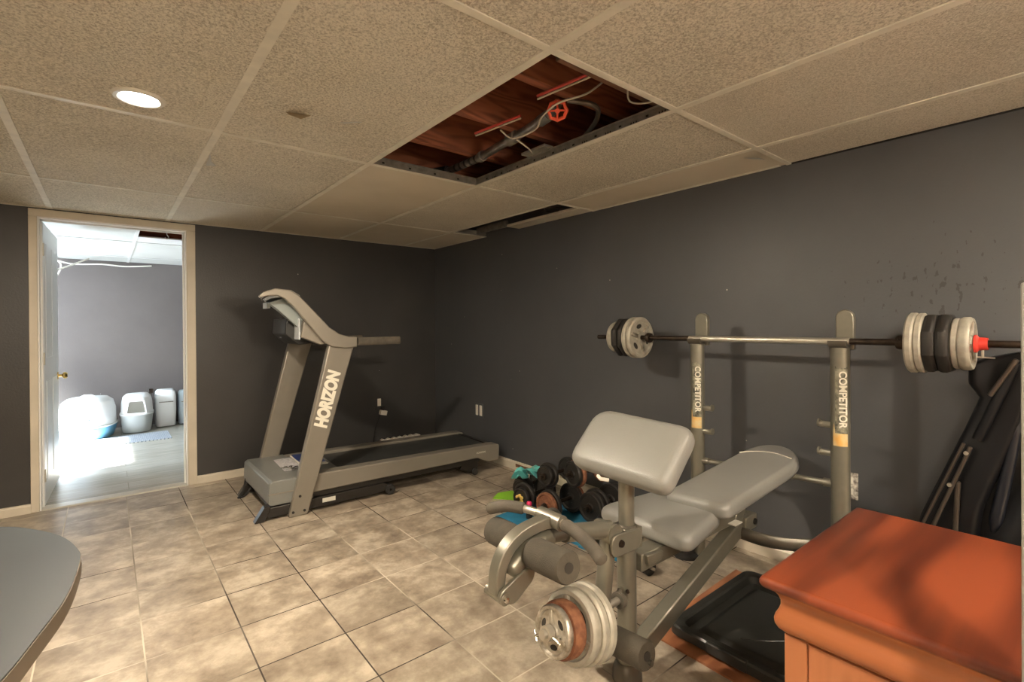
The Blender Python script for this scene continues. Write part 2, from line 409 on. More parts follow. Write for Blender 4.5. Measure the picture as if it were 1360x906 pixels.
def pad(mb, outline, th, rnd, crown=0, mi=0, mtx=None):
    """cushion: rounded-edge slab, outline in xy (z=0 mid), crown lifts the middle of the top"""
    cx = sum(p[0] for p in outline)/len(outline); cy = sum(p[1] for p in outline)/len(outline)
    ex = max(abs(p[0]-cx) for p in outline); ey = max(abs(p[1]-cy) for p in outline)
    rings = []
    h = th/2; r = min(rnd, h)
    for q in (1, .6, .3): rings.append((1-(1-q)*.0, None, q))
    seq = []
    # bottom centre -> out -> up -> top centre : (inset, z)
    for k in (.9, .5): seq.append((k*min(ex, ey), -h))
    for i in range(7):
        a = -PI/2 + PI/2*i/6; seq.append((r*(1-math.cos(a)), -h+r+r*math.sin(a)))
    for i in range(7):
        a = PI/2*i/6; seq.append((r*(1-math.cos(a)), h-r+r*math.sin(a)))
    for k in (.3, .5, .7, .9): seq.append((k*min(ex, ey), h))
    n = len(outline); vs = []; fs = []
    for ins, z in seq:
        fx = max(.02, (ex-ins)/ex); fy = max(.02, (ey-ins)/ey)
        top = z >= h-1e-6
        for p in outline:
            x = cx+(p[0]-cx)*fx; y = cy+(p[1]-cy)*fy
            zz = z
            if z > 0:
                u = abs(x-cx)/ex; w = abs(y-cy)/ey
                zz = z + crown*(1-min(1, u**3))*(1-min(1, w**3))*(z/h)
            vs.append((x, y, zz))
    m = len(seq)
    for j in range(m-1):
        for i in range(n):
            i2 = (i+1) % n; fs.append((j*n+i, j*n+i2, (j+1)*n+i2, (j+1)*n+i))
    fs.append(tuple(range(n))[::-1]); fs.append(tuple((m-1)*n+i for i in range(n)))
    mb.add(vs, fs, mi, mtx)
    return mb

# ------------------------------------------------------------------ room shell
XL, YB = -4.9, -6.6       # far left and behind the camera
WT = .12
struct(MB().box((XL-WT, YB-WT, -.1), (WT, .0, 0)).build('floor', M['tiles'], smooth=False))
struct(MB().box((-4.6, .0, -.1), (-.4, 3.2, -.004)).build('floor', M['planks'], smooth=False))
# back wall with the doorway: inner opening x -2.835..-2.075, top 1.84
DX0, DX1, DZ = -2.838, -2.072, 1.838
TOP = 2.5
mb = MB()
mb.box((XL, 0, 0), (DX0-.02, WT, TOP)); mb.box((DX1+.02, 0, 0), (WT, WT, TOP)); mb.box((DX0-.02, 0, DZ+.02), (DX1+.02, WT, TOP))
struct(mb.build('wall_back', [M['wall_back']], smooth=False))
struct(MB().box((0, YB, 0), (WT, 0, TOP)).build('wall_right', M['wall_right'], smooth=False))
struct(MB().box((XL-WT, YB, 0), (XL, 0, TOP)).build('wall_left', M['wall_plain'], smooth=False))
struct(MB().box((XL, YB-WT, 0), (0, YB, TOP)).build('wall_front', M['wall_plain'], smooth=False))
# second room shell
R2Y = 2.98
struct(MB().box((-4.6, R2Y, 0), (-.4, R2Y+WT, TOP)).build('wall_far_room', M['wall_room2'], smooth=False))
struct(MB().box((-.5, WT, 0), (-.4, R2Y, TOP)).build('wall_far_room_right', M['wall_room2'], smooth=False))
# left wall of the far room with a window opening
mb = MB()
wy0, wy1, wz0, wz1 = .72, 2.60, .95, 1.44
mb.box((-4.6, WT, 0), (-4.5, wy0, TOP)); mb.box((-4.6, wy1, 0), (-4.5, R2Y, TOP)); mb.box((-4.6, wy0, 0), (-4.5, wy1, wz0)); mb.box((-4.6, wy0, wz1), (-4.5, wy1, TOP))
struct(mb.build('wall_far_room_left', M['wall_room2'], smooth=False))
mb = MB()
mb.box((-4.6, wy0, wz0), (-4.49, wy0+.05, wz1)); mb.box((-4.6, wy1-.05, wz0), (-4.49, wy1, wz1)); mb.box((-4.6, wy0, wz0), (-4.49, wy1, wz0+.05)); mb.box((-4.6, wy0, wz1-.05), (-4.49, wy1, wz1)); mb.box((-4.57, (wy0+wy1)/2-.02, wz0), (-4.51, (wy0+wy1)/2+.02, wz1))
struct(mb.build('window_1', M['trimpale'], smooth=False))
# plenum deck above
struct(MB().box((XL-WT, YB-WT, TOP), (WT, R2Y+WT, TOP+.1)).build('ceiling', M['joist2'], smooth=False))

# door casing + jamb
mb = MB()
cw = .040
for y0, y1 in ((-.014, 0), (WT, WT+.014)):
    mb.box((DX0-cw-.008, y0, 0), (DX0-.008, y1, DZ+.008)); mb.box((DX1+.008, y0, 0), (DX1+.063, y1, DZ+.008)); mb.box((DX0-cw-.008, y0, DZ+.008), (DX1+.063, y1, DZ+.054))
struct(mb.build('trim_1', M['trimwhite'], bevel=.003))
mb = MB()
mb.box((DX0-.02, -.004, 0), (DX0, WT+.004, DZ)); mb.box((DX1, -.004, 0), (DX1+.02, WT+.004, DZ)); mb.box((DX0-.02, -.004, DZ), (DX1+.02, WT+.004, DZ+.02))
mb.box((DX0, .055, 0), (DX0+.01, .075, DZ)); mb.box((DX1-.01, .055, 0), (DX1, .075, DZ)); mb.box((DX0, .055, DZ-.01), (DX1, .075, DZ))
struct(mb.build('trim_2', M['trimpale'], bevel=.001))
struct(MB().prism([(-.012, 0), (.10, 0), (.10, .004), (.0, .007)], DX0, DX1, 'x').build('trim_3', mat('threshold_strip', (.50, .46, .38), .35), smooth=False))
# door leaf, hinged on the left, swung into the far room
dl = bpy.data.objects.new('door_1', None); COL.objects.link(dl); struct(dl)
dl.location = (DX0+.012, .085, 0); dl.rotation_euler = (0, 0, math.radians(88))
mb = MB().box((0, 0, .01), (.74, .035, DZ-.01))
leaf = mb.build('door_leaf', M['doorwhite'], dl, bevel=.002)
mb = MB()
for x0, x1, z0, z1 in ((.10, .34, .15, .80), (.40, .64, .15, .80), (.10, .34, .95, 1.70), (.40, .64, .95, 1.70)):
    mb.box((x0, -.003, z0), (x1, .001, z1))
mb.build('door_panel', M['doorwhite'], leaf, bevel=.002)
mb = MB().lathe([(.0, -.058), (.018, -.056), (.026, -.044), (.022, -.032), (.009, -.024), (.009, -.008), (.028, -.006), (.028, 0)], 20, mtx=Matrix.Translation((.68, 0, .79)) @ Matrix.Rotation(-PI/2, 4, 'X'))
mb2 = MB()
kn = [(.0, .058), (.018, .056), (.026, .044), (.022, .032), (.009, .024), (.009, .008), (.028, .006), (.028, 0)]
mb2.lathe(kn, 20, mtx=Matrix.Translation((.68, 0, .79)) @ Matrix.Rotation(PI/2, 4, 'X'))
mb2.build('door_knob', M['brass'], dl)
mb = MB()
for z in (.2, .95, 1.65): mb.tube([(-.004, .0, z-.04), (-.004, .0, z+.04)], .006, 8)
mb.build('hinge', M['bar_silver'], dl)

# baseboards
def baseboard(name, pts, side):
    mb = MB(); mb.prism([(0, 0), (side*.015, 0), (side*.015, .05), (side*.009, .062), (0, .064)], *pts, axis=('x' if name != 'baseboard_right' else 'y'))
    return mb
mb = MB(); mb.prism([(0, 0), (-.015, 0), (-.015, .046), (-.009, .055), (0, .057)], XL, DX0-cw-.008, 'x'); mb.prism([(0, 0), (-.015, 0), (-.015, .046), (-.009, .055), (0, .057)], DX1+.063, 0, 'x')
struct(mb.build('baseboard_back', M['trimwhite'], smooth=False))
mb = MB(); mb.prism([(0, 0), (-.016, 0), (-.016, .052), (-.009, .062), (0, .064)], -4.6, 0, 'y')
struct(mb.build('baseboard_right', M['trimwhite'], smooth=False))
# near corner post at the right edge of the view
mb = MB().box((-1.56, -4.27, 0), (-1.51, -4.1895, 1.2)); struct(mb.build('trim_4', mat('pale_post', (.30, .285, .255), .7, var=.15, vscale=30, bump=.001), bevel=.003))

# ------------------------------------------------------------------ dropped ceiling
XS = [-4.90, -4.616, -4.006, -3.396, -2.786, -2.176, -1.566, -.956, -.346, 0]
YS = [0, -.855, -2.072, -3.289, -4.506, -5.723, -6.6]
kinds = {}
def panel(x0, x1, y0, y1, m, dz=0, sag=0, name='ceiling'):
    """one ceiling panel, lying just above the grid flanges"""
    nx, ny = 6, 8; vs = []; fs = []
    for j in range(ny+1):
        for i in range(nx+1):
            u = i/nx; w = j/ny
            vs.append((x0+(x1-x0)*u, y0+(y1-y0)*w, H+.001+dz-sag*math.sin(PI*u)*math.sin(PI*w)))
    k = len(vs)
    vs += [(v[0], v[1], v[2]+.014) for v in vs]
    for j in range(ny):
        for i in range(nx):
            a = j*(nx+1)+i; fs.append((a, a+1, a+nx+2, a+nx+1)); fs.append((a+k, a+nx+1+k, a+nx+2+k, a+1+k))
    for i in range(nx):
        fs.append((i, i+k, i+1+k, i+1)); a = ny*(nx+1)+i; fs.append((a, a+1, a+1+k, a+k))
    for j in range(ny):
        a = j*(nx+1); fs.append((a, a+nx+1, a+nx+1+k, a+k)); a = a+nx; fs.append((a, a+k, a+nx+1+k, a+nx+1))
    return struct(MB().add(vs, fs).build(name, m))
panels = {}
for i in range(len(XS)-1):
    for j in range(len(YS)-1):
        x0, x1, y1, y0 = XS[i], XS[i+1], YS[j], YS[j+1]
        if (i, j) == (6, 2): continue                      # open bay
        if (i, j) == (8, 1): continue                      # narrow open bay by the wall
        m = M['ceil_tex']
        if i in (6,) and j == 1: m = M['ceil_smooth']
        if i in (6, 7) and j == 0: m = M['ceil_smooth']
        if i == 8 and j in (0, 2): m = M['ceil_smooth']
        if i in (5,) and j == 0: m = M['ceil_fine']
        if i in (7, 8) and j in (1, 3): m = M['ceil_fine']
        sag = random.uniform(.001, .006)
        if (i, j) == (4, 2):
            panels[(i, j)] = panel(x0, -2.262, y0, y1, m, 0, .003); panel(-2.262, x1, y0, y1, m, -.0035, .002); continue
        panels[(i, j)] = panel(x0, x1, y0, y1, m, 0, sag)
# grid: flange and web
mb = MB(); mw = MB()
for x in XS[1:-1]:
    mb.box((x-.014, YB, H-.004), (x+.014, 0, H)); mw.box((x-.001, YB, H), (x+.001, 0, H+.038)); mw.box((x-.004, YB, H+.032), (x+.004, 0, H+.040))
for y in YS[1:-1]:
    segs = [(XL, 0)]
    mb.box((XL, y-.012, H-.0036), (0, y+.012, H-.0004)); mw.box((XL, y-.001, H), (0, y+.001, H+.038)); mw.box((XL, y-.004, H+.032), (0, y+.004, H+.040))
# wall angle
mb.box((XL, -.02, H-.003), (0, 0, H)); mb.box((-.02, -3.25, H-.003), (0, -2.06, H)); mb.box((-.02, -.86, H-.003), (0, 0, H))
g = struct(mb.build('trim_5', M['tbar'], smooth=False)); mw.build('web', M['tweb'], g, smooth=False)
# punched slots along the webs around the open bay
mb = MB()
for k in range(9):
    y = -2.17-k*.125; mb.box((-.9572, y-.006, H+.012), (-.9570, y+.006, H+.02)); 
    for q in range(3): mb.box((-.9572, y-.055-q*.012, H+.006), (-.9570, y-.050-q*.012, H+.014))
for k in range(4):
    x = -1.5+k*.14; mb.box((x, -2.0732, H+.012), (x+.012, -2.0730, H+.02))
mb.build('slot', M['shadowgap'], g, smooth=False)
# dark gap where the ceiling stops short of the right wall
struct(MB().box((-.010, -5.5, H-.004), (-.0005, -3.30, H+.004)).build('trim_6', M['shadowgap'], smooth=False))
# board along the wall in the narrow open bay, and a short return
mb = MB(); mb.box((-.125, -2.05, H-.001), (-.001, -1.30, H+.018)); struct(mb.build('trim_7', M['trimwhite'], bevel=.002))
mb = MB(); mb.box((-.34, -.90, H+.0), (-.10, -.86, H+.03)); mb.box((-.13, -1.30, H+.0), (-.11, -.90, H+.05)); struct(mb.build('trim_8', M['tweb'], bevel=.002))
# joists above the open bays (run along x), with blocking
def joist(y, z0=H+.13, z1=TOP, w=.04, m='joist', x0=-2.2, x1=-.0):
    o = MB().box((x0, y-w/2, z0), (x1, y+w/2, z1)).build('ceiling_joist', M[m], smooth=False)
    tag(o, '', 'joist'); return struct(o)
jl = [(-1.0, 'joist2'), (-1.38, 'joist'), (-1.77, 'joist'), (-2.16, 'joist'), (-2.55, 'joist'), (-2.94, 'joist'), (-3.27, 'joist')]
for y, mm in jl:
    o = MB().box((-2.2, y-.02, H+.12), (-.0, y+.02, H+.345)).build('ceiling_joist', M[mm], bevel=.002); struct(o)
struct(MB().box((-2.2, -3.6, H+.345), (0, -.8, H+.36)).build('subfloor', M['joist'], smooth=False))
struct(MB().box((-1.45, -3.285, H+.045), (-.75, -3.19, H+.12)).build('ceiling_joist', M['joist2'], bevel=.004))
# pipe in the bay
def path_px(pts): return smooth_path(pts, 6)
t = thing('drain_pipe', (-1.0, -2.3, H+.06), 'silver wrapped pipe running through the open ceiling bay', 'pipe')
def rel(pts, o): return [tuple(Vector(p)-Vector(o)) for p in pts]
po = (-1.0, -2.3, H+.06)
pp = [(-1.06, -1.93, H+.09), (-1.05, -2.20, H+.09), (-1.07, -2.42, H+.09), (-1.085, -2.62, H+.095), (-1.11, -2.80, H+.10)]
MB().tube(rel(smooth_path(pp, 5), po), .019, 14).build('pipe', M['duct'], t)
MB().tube(rel([(-1.12, -1.80, H+.088), (-1.06, -1.95, H+.09)], po), .030, 14).build('coupling', M['blackplastic'], t)
for a, b, r in (((-1.05, -2.24, H+.09), (-1.054, -2.27, H+.09), .026), ((-1.075, -2.50, H+.092), (-1.08, -2.56, H+.094), .027), ((-1.098, -2.74, H+.099), (-1.11, -2.81, H+.10), .024)):
    MB().tube(rel([a, b], po), r, 14).build('pipe_clamp', M['tweb'], t)
for k in range(6):
    y = -1.98-k*.045; MB().tube(rel([(-1.056+.001*k, y, H+.09), (-1.055+.001*k, y-.012, H+.09)], po), .0205, 12).build('tape_band', M['black_iron'], t)
# valve with red handwheel
vc = Vector((-1.155, -2.90, H+.085))
t = thing('shutoff_valve', tuple(vc), 'red handwheel shutoff valve at the end of the silver ceiling pipe', 'valve')
vd = Vector((-.55, -.55, -.65)).normalized()
MB().tube([(0, 0, .01), (.03, .06, .012), (.045, .09, .014)], .018, 12).build('valve_body', M['duct'], t)
mb = MB(); mt = axis_mtx(vd*.035, vd)
ringp = [(.034*math.cos(a*PI/12)*(1+.07*math.cos(a*PI/12*8)), .034*math.sin(a*PI/12)*(1+.07*math.cos(a*PI/12*8)), 0) for a in range(25)]
mb.tube(ringp, .0065, 8, mtx=mt)
for k in range(4):
    a = k*PI/2; mb.tube([(0, 0, 0), (.034*math.cos(a), .034*math.sin(a), 0)], .004, 6, mtx=mt)
mb.lathe([(0, -.006), (.010, -.006), (.010, .006), (0, .006)], 10, mtx=mt)
mb.build('handwheel', M['orange_red'], t)
MB().tube([(0, 0, 0), tuple(vd*.04)], .005, 8).build('stem', M['brass'], t)
# hose from the valve
o = MB().tube(smooth_path([(-1.13, -2.93, H+.11), (-1.03, -2.98, H+.10), (-.95, -2.92, H+.085), (-.86, -2.76, H+.075)], 6), .010, 10).build('water_hose', M['steel_dark'])
tag(o, 'grey hose curving from the red valve towards the right edge of the open bay', 'hose')
# red-and-white supply pipes across the joist undersides
for i, (a, b, lb) in enumerate((((-1.235, -2.46, H+.10), (-1.19, -2.72, H+.105), 'short red supply pipe with pale stripe left of the silver pipe'),
                               ((-1.26, -2.90, H+.10), (-1.22, -3.16, H+.105), 'red supply pipe with pale stripe just above the red handwheel'))):
    t = thing('supply_pipe', a, lb, 'pipe', group='red supply pipes in the open ceiling bay')
    d = tuple(Vector(b)-Vector(a))
    MB().tube([(0, 0, 0), d], .0055, 10).build('pipe', M['copper'], t)
    MB().tube([(.012, .012, -.004), (d[0]+.012, d[1]+.012, d[2]-.004)], .0035, 8).build('pipe', M['offwhite'], t)
cables = [([(-1.12, -3.10, H+.12), (-1.17, -3.06, H+.075), (-1.22, -2.97, H+.06), (-1.20, -2.86, H+.05), (-1.13, -2.74, H+.055), (-1.13, -2.60, H+.06), (-1.17, -2.56, H+.10)], .0035, 'white cable looping under the silver pipe past the red handwheel'),
          ([(-1.16, -3.24, H+.05), (-1.10, -3.20, H+.02), (-1.02, -3.22, H+.03), (-.97, -3.26, H+.06)], .0032, 'white cable sagging at the dark beam edge of the open bay'),
          ([(-1.11, -2.60, H+.06), (-1.04, -2.60, H+.035), (-.975, -2.55, H+.042)], .0035, 'short white tie wire from the pipe down to the grid edge')]
for pts, r, lb in cables:
    tag(MB().tube(smooth_path(pts, 6), r, 8).build('cable', M['offwhite']), lb, 'cable')
tag(MB().box((-1.0, -2.66, H+.040), (-.945, -2.50, H+.052)).build('hanger_bracket', M['bar_silver'], bevel=.002), 'silver bracket clipped on the grid at the right edge of the open bay', 'bracket')
tag(MB().tube(smooth_path([(-.2, -1.95, H+.03), (-.14, -1.88, H+.015), (-.18, -1.80, H+.02), (-.24, -1.86, H+.03), (-.16, -1.93, H+.02), (-.1, -1.78, H+.03)], 6), .003, 8).build('wire', M['bar_dark']), 'dark wire coiled in the narrow open bay beside the right wall', 'wire')
# torn flaps and debris at the panels
def flap(pts, mm, nm, par):
    mb = MB(); n = len(pts); vs = [tuple(p) for p in pts]+[(p[0], p[1], p[2]+.0015) for p in pts]
    mb.add(vs, [tuple(range(n)), tuple(range(n, 2*n))[::-1]]+[(i, (i+1) % n, n+(i+1) % n, n+i) for i in range(n)])
    o = mb.build(nm, mm, par, smooth=False); return o
p52 = panels[(5, 2)]
flap([(-2.02, -2.42, H-.001), (-1.97, -2.44, H-.002), (-1.95, -2.47, H-.012), (-1.985, -2.475, H-.035), (-2.015, -2.45, H-.020)], mat('torn_paper', (.34, .26, .16), .8), 'torn_flap', p52)
flap([(-1.84, -2.45, H-.002), (-1.79, -2.50, H-.002), (-1.78, -2.51, H-.006), (-1.83, -2.475, H-.012)], M['ceil_white'], 'torn_flap', p52)
flap([(-2.15, -1.58, H-.002), (-2.11, -1.60, H-.002), (-2.14, -1.68, H-.010), (-2.16, -1.78, H-.004)], M['ceil_white'], 'torn_flap', panels[(5, 1)])
flap([(-.27, -3.20, H-.005), (-.21, -3.22, H-.004), (-.22, -3.27, H-.020), (-.27, -3.27, H-.024)], M['ceil_white'], 'torn_flap', panels[(7, 2)])

# recessed lights
def downlight(x, y, lb):
    t = thing('recessed_light', (x, y, H), lb, 'ceiling light', group='recessed ceiling lights')
    MB().lathe([(.052, -.004), (.058, -.009), (.068, -.008), (.074, -.002), (.074, .001), (.050, .001)], 40, closed=True).build('trim_ring', M['lamptrim'], t)
    MB().lathe([(.0, -.0045), (.053, -.0045), (.053, -.001), (0, -.001)], 32).build('lens', M['lens'], t)
    return t
def lamp(name, kind, loc, energy, col, size=.12, rot=(0, 0, 0), spot=None, sy=None):
    d = bpy.data.lights.new(name, kind); d.energy = energy; d.color = col
    if kind == 'AREA':
        d.shape = 'DISK' if sy is None else 'RECTANGLE'; d.size = size
        if sy: d.size_y = sy
    elif kind in ('POINT', 'SPOT'): d.shadow_soft_size = size
    if spot: d.spot_size = spot; d.spot_blend = .5
    o = bpy.data.objects.new(name, d); COL.objects.link(o); o.location = loc; o.rotation_euler = rot
    return o
WARM = (1, .86, .68)
LIGHTS = [(-2.425, -2.24, 42), (-.75, -5.15, 28), (-2.40, -5.0, 38), (-4.0, -3.2, 8)]  # last entry is an unseen fill, added for brightness
for i, (x, y, e) in enumerate(LIGHTS):
    downlight(x, y, ['glowing round recessed light near the doorway', 'round recessed light behind the viewer on the right', 'round recessed light behind the viewer', 'added unseen recessed fill light over the far left of the room'][i])
    lamp('lamp_glow', 'AREA', (x, y, H-.012), e, WARM, .11)
# small lamp that lets the lens wash the ceiling a little
# ------------------------------------------------------------------ second room ceiling
YS2 = [WT, 1.23, 2.45, R2Y]
XS2 = [-4.6, -4.15, -3.54, -2.93, -2.32, -1.71, -1.10, -.5]
for i in range(len(XS2)-1):
    for j in range(3):
        if (i, j) == (4, 0): continue
        panel(XS2[i], XS2[i+1], YS2[j], YS2[j+1], M['ceil_white'])
mb = MB()
for x in XS2[1:-1]: mb.box((x-.012, WT, H-.003), (x+.012, R2Y, H))
for y in YS2[1:-1]: mb.box((-4.6, y-.012, H-.0036), (-.5, y+.012, H-.0004))
mb.box((-2.31, .9, H+.001), (-1.72, 1.22, H+.012))
struct(mb.build('trim_9', M['trimpale'], smooth=False))
for y in (.40, .72, 1.04): struct(MB().box((-2.6, y-.02, H+.03), (-1.5, y+.02, H+.25)).build('ceiling_joist', M['joist'], smooth=False))
t = thing('hanging_hook', (-2.13, .62, H+.06), 'small pale metal hook hanging in the far room ceiling gap', 'hook')
MB().tube(smooth_path([(0, 0, 0), (0, 0, -.06), (.012, 0, -.08), (.0, 0, -.098), (-.012, 0, -.085)], 5), .004, 8).build('hook', M['bar_silver'], t)
for pts, lb in (([(-2.95, 2.9, H-.02), (-2.8, 2.92, H-.06), (-2.55, 2.93, H-.045), (-2.35, 2.94, H-.055), (-2.1, 2.95, H-.03)], 'white cable sagging along the top of the far room wall'),
                ([(-2.98, 2.2, H-.23), (-2.85, 2.45, H-.15), (-2.72, 2.7, H-.05), (-2.66, 2.8, H-.005)], 'white cable slanting up to the far room ceiling'),
                ([(-2.93, 2.6, H-.25), (-2.89, 2.62, H-.18), (-2.88, 2.64, H-.09), (-2.94, 2.66, H-.03)], 'white cable curving down beside the open door')):
    tag(MB().tube(smooth_path(pts, 6), .008, 8).build('cable', M['white']), lb, 'cable')

# ------------------------------------------------------------------ litter boxes in the far room
def litter(name, loc, w, d, hh, tray_h, label, trayM, hoodM, rz=0, opening='arch'):
    t = thing(name, loc, label, 'litter box', rz, 'covered litter boxes in the far room')
    # tray: tapered tub
    def ring(fx, fy, z, n=28, e=3.0):
        out = []
        for i in range(n):
            a = 2*PI*i/n; c, s_ = math.cos(a), math.sin(a)
            out.append((fx*math.copysign(abs(c)**(2/e), c), fy*math.copysign(abs(s_)**(2/e), s_), z))
        return out
    def loft(rings):
        n = len(rings[0]); vs = [v for r in rings for v in r]; fs = []
        for j in range(len(rings)-1):
            for i in range(n): i2 = (i+1) % n; fs.append((j*n+i, j*n+i2, (j+1)*n+i2, (j+1)*n+i))
        fs.append(tuple(range(n))[::-1]); fs.append(tuple((len(rings)-1)*n+i for i in range(n)))
        return vs, fs
    W, D = w/2, d/2
    MB().add(*loft([ring(W*.84, D*.84, 0), ring(W*.86, D*.86, .01), ring(W*.97, D*.97, tray_h-.015), ring(W*1.0, D*1.0, tray_h-.012), ring(W*1.0, D*1.0, tray_h)])).build('tray', trayM, t)
    z0 = tray_h
    MB().add(*loft([ring(W*1.02, D*1.02, z0), ring(W*1.02, D*1.02, z0+.012), ring(W*.96, D*.96, z0+.016), ring(W*.93, D*.92, z0+(hh-z0)*.55), ring(W*.84, D*.83, z0+(hh-z0)*.85), ring(W*.66, D*.66, z0+(hh-z0)*.97), ring(W*.4, D*.4, hh)])).build('hood', hoodM, t)
    return t, W, D
t, W, D = litter('litter_box', (-2.675, 2.56, 0.004), .46, .52, .42, .12, 'large white covered litter box on a blue tray beside the door', M['blue_lit'], M['boxwhite'], math.radians(-18))
MB().tube([(-.06, 0, .42), (-.03, 0, .436), (.03, 0, .436), (.06, 0, .42)], .008, 8).build('carry_handle', M['boxwhite'], t)
mb = MB().prism(rounded_poly([(-.11, .15), (.11, .15), (.10, .21), (-.10, .21)], .01), -D*1.0-.002, -D*.86, 'y'); mb.build('entry_flap', M['bluegrey'], t)
t, W, D = litter('litter_box', (-2.260, 2.66, 0.004), .30, .42, .41, .19, 'grey litter box with white hood and square opening, middle of the row', M['boxgrey'], M['boxwhite'], math.radians(-4))
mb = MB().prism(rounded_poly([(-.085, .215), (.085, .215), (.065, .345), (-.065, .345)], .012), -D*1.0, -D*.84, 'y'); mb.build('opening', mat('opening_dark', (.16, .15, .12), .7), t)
mb = MB()
fr = rounded_poly([(-.095, .205), (.095, .205), (.073, .357), (-.073, .357)], .014); fi = rounded_poly([(-.08, .218), (.08, .218), (.060, .342), (-.060, .342)], .012)
n = len(fr); vs = [(u, -D*1.0-.008, w) for u, w in fr]+[(u, -D*1.0-.008, w) for u, w in fi]+[(u, -D*.85, w) for u, w in fr]+[(u, -D*.85, w) for u, w in fi]
fs = []
for i in range(n):
    j = (i+1) % n; fs += [(i, j, n+j, n+i), (2*n+i, 3*n+i, 3*n+j, 2*n+j), (i, 2*n+i, 2*n+j, j), (n+i, n+j, 3*n+j, 3*n+i)]
mb.add(vs, fs).build('opening_frame', M['boxwhite'], t)
# tall bin
def bin_(x, y, w, d, h, lb, m, nm='litter_bin'):
    t = thing(nm, (x, y, .004), lb, 'bin')
    mb = MB(); out = rounded_poly([(-w/2, -d/2), (w/2, -d/2), (w/2, d/2), (-w/2, d/2)], .05)
    n = len(out); vs = []; fs = []
    prof = [(.9, 0), (.94, .01), (1, h*.45), (1, h*.80), (.93, h*.93), (.75, h*.99), (.4, h)]
    for s_, z in prof: vs += [(p[0]*s_, p[1]*s_, z) for p in out]
    for j in range(len(prof)-1):
        for i in range(n): i2 = (i+1) % n; fs.append((j*n+i, j*n+i2, (j+1)*n+i2, (j+1)*n+i))
    fs.append(tuple(range(n))[::-1]); fs.append(tuple((len(prof)-1)*n+i for i in range(n)))
    mb.add(vs, fs).build('body', m, t)
    MB().box((-w*.34, -d/2-.004, h*.66), (w*.34, -d/2+.006, h*.68)).build('slot', M['tweb'], t)
    return t
bin_(-1.99, 2.80, .20, .24, .42, 'tall white bin with dark slot, right of the litter boxes', M['boxwhite'])
bin_(-1.78, 2.84, .17, .2, .39, 'pale blue bin mostly hidden by the door frame', M['bluegrey'])
tag(MB().box((-2.125, 2.86, .004), (-2.115, 2.96, .42)).box((-2.14, 2.86, .38), (-2.10, 2.92, .43)).build('litter_scoop', M['bar_dark'], bevel=.003), 'dark handled scoop standing behind the tall white bin', 'scoop')
# checked mat
def check_mat():
    m, nt, b, N, L = new_mat('checked_weave')
    g = N.new('ShaderNodeNewGeometry'); w = N.new('ShaderNodeTexBrick'); w.inputs['Scale'].default_value = 16; w.inputs['Mortar Size'].default_value = .09
    w.inputs['Color1'].default_value = (.75, .75, .73, 1); w.inputs['Color2'].default_value = (.6, .62, .62, 1); w.inputs['Mortar'].default_value = (.22, .25, .30, 1)
    L.new(g.outputs['Position'], w.inputs['Vector']); L.new(w.outputs['Color'], b.inputs['Base Color']); b.inputs['Roughness'].default_value = .9
    return m
tag(MB().prism(rounded_poly([(-2.86, 1.93), (-2.0, 1.93), (-2.0, 2.4), (-2.86, 2.34)], .02), -.004, .004, 'z').build('litter_mat', check_mat()), 'patterned grey and white mat lying in front of the litter boxes', 'mat')

# ------------------------------------------------------------------ treadmill
tm = thing('treadmill', (-1.775, -1.105, 0), 'grey folding treadmill with black belt standing along the back wall', 'treadmill', math.radians(-2.2))
WD = .63      # overall width
def side_up(y0, y1, dx=0, name='upright'):
    mb = MB().prism([(.095+dx, .0), (.205+dx, .0), (.505+dx, 1.045), (.345+dx, 1.045)], y0, y1, 'y')
    return mb.build(name, M['tm_grey'], tm, bevel=.008, bseg=3)
up = side_up(-.03, .025); up2 = side_up(WD+.0, WD+.055, -.085)
for x, z in ((.12, .03), (.185, .03), (.16, .12)): MB().lathe([(0, 0), (.008, 0), (.008, .004), (0, .004)], 12, mtx=Matrix.Translation((x, -.030, z)) @ Matrix.Rotation(PI/2, 4, 'X')).build('bolt', M['blackframe'], up)
ang = math.atan2(1.045, .275)
ctr = Vector((.330, -.0315, .69))
ex = Vector((math.cos(ang), 0, math.sin(ang))); ey = Vector((-math.sin(ang), 0, math.cos(ang)))
lt = Matrix((ex, ey, ex.cross(ey))).transposed().to_4x4(); lt.translation = ctr
text_mesh('maker_name', 'HORIZON', .095, M['ink'], up, lt @ Matrix.Diagonal((.80, 1.08, 1, 1)), .0006, .12, .006)
# hood: front housing
def hoodpoly():
    return [(.0, .085), (-.012, .13), (.005, .205), (.05, .235), (.20, .245), (.40, .225), (.40, .085)]
mb = MB().prism([(.0, .082), (-.014, .10), (-.008, .215), (.01, .228), (.24, .228), (.24, .082)], .0, WD+.02, 'y', mtx=Matrix(((1, -.05, 0, .005), (0, 1, 0, 0), (0, 0, 1, 0), (0, 0, 0, 1))))
hood = mb.build('motor_hood', M['tm_hood'], tm, bevel=.006, bseg=3)
MB().prism([(.20, .20), (.20, .228), (.42, .226), (.43, .20)], .07, WD-.07, 'y').build('hood_deck', M['tm_hood'], tm, bevel=.003)
MB().prism([(.0, .075), (.02, .06), (.42, .06), (.42, .078), (.0, .078)], .035, WD-.01, 'y').build('hood_base', M['blackframe'], tm)
MB().prism([(-.012, .155), (-.012, .15), (.14, .15), (.14, .156)], -.003, .004, 'y').build('hood_trim', M['tm_grey'], hood)
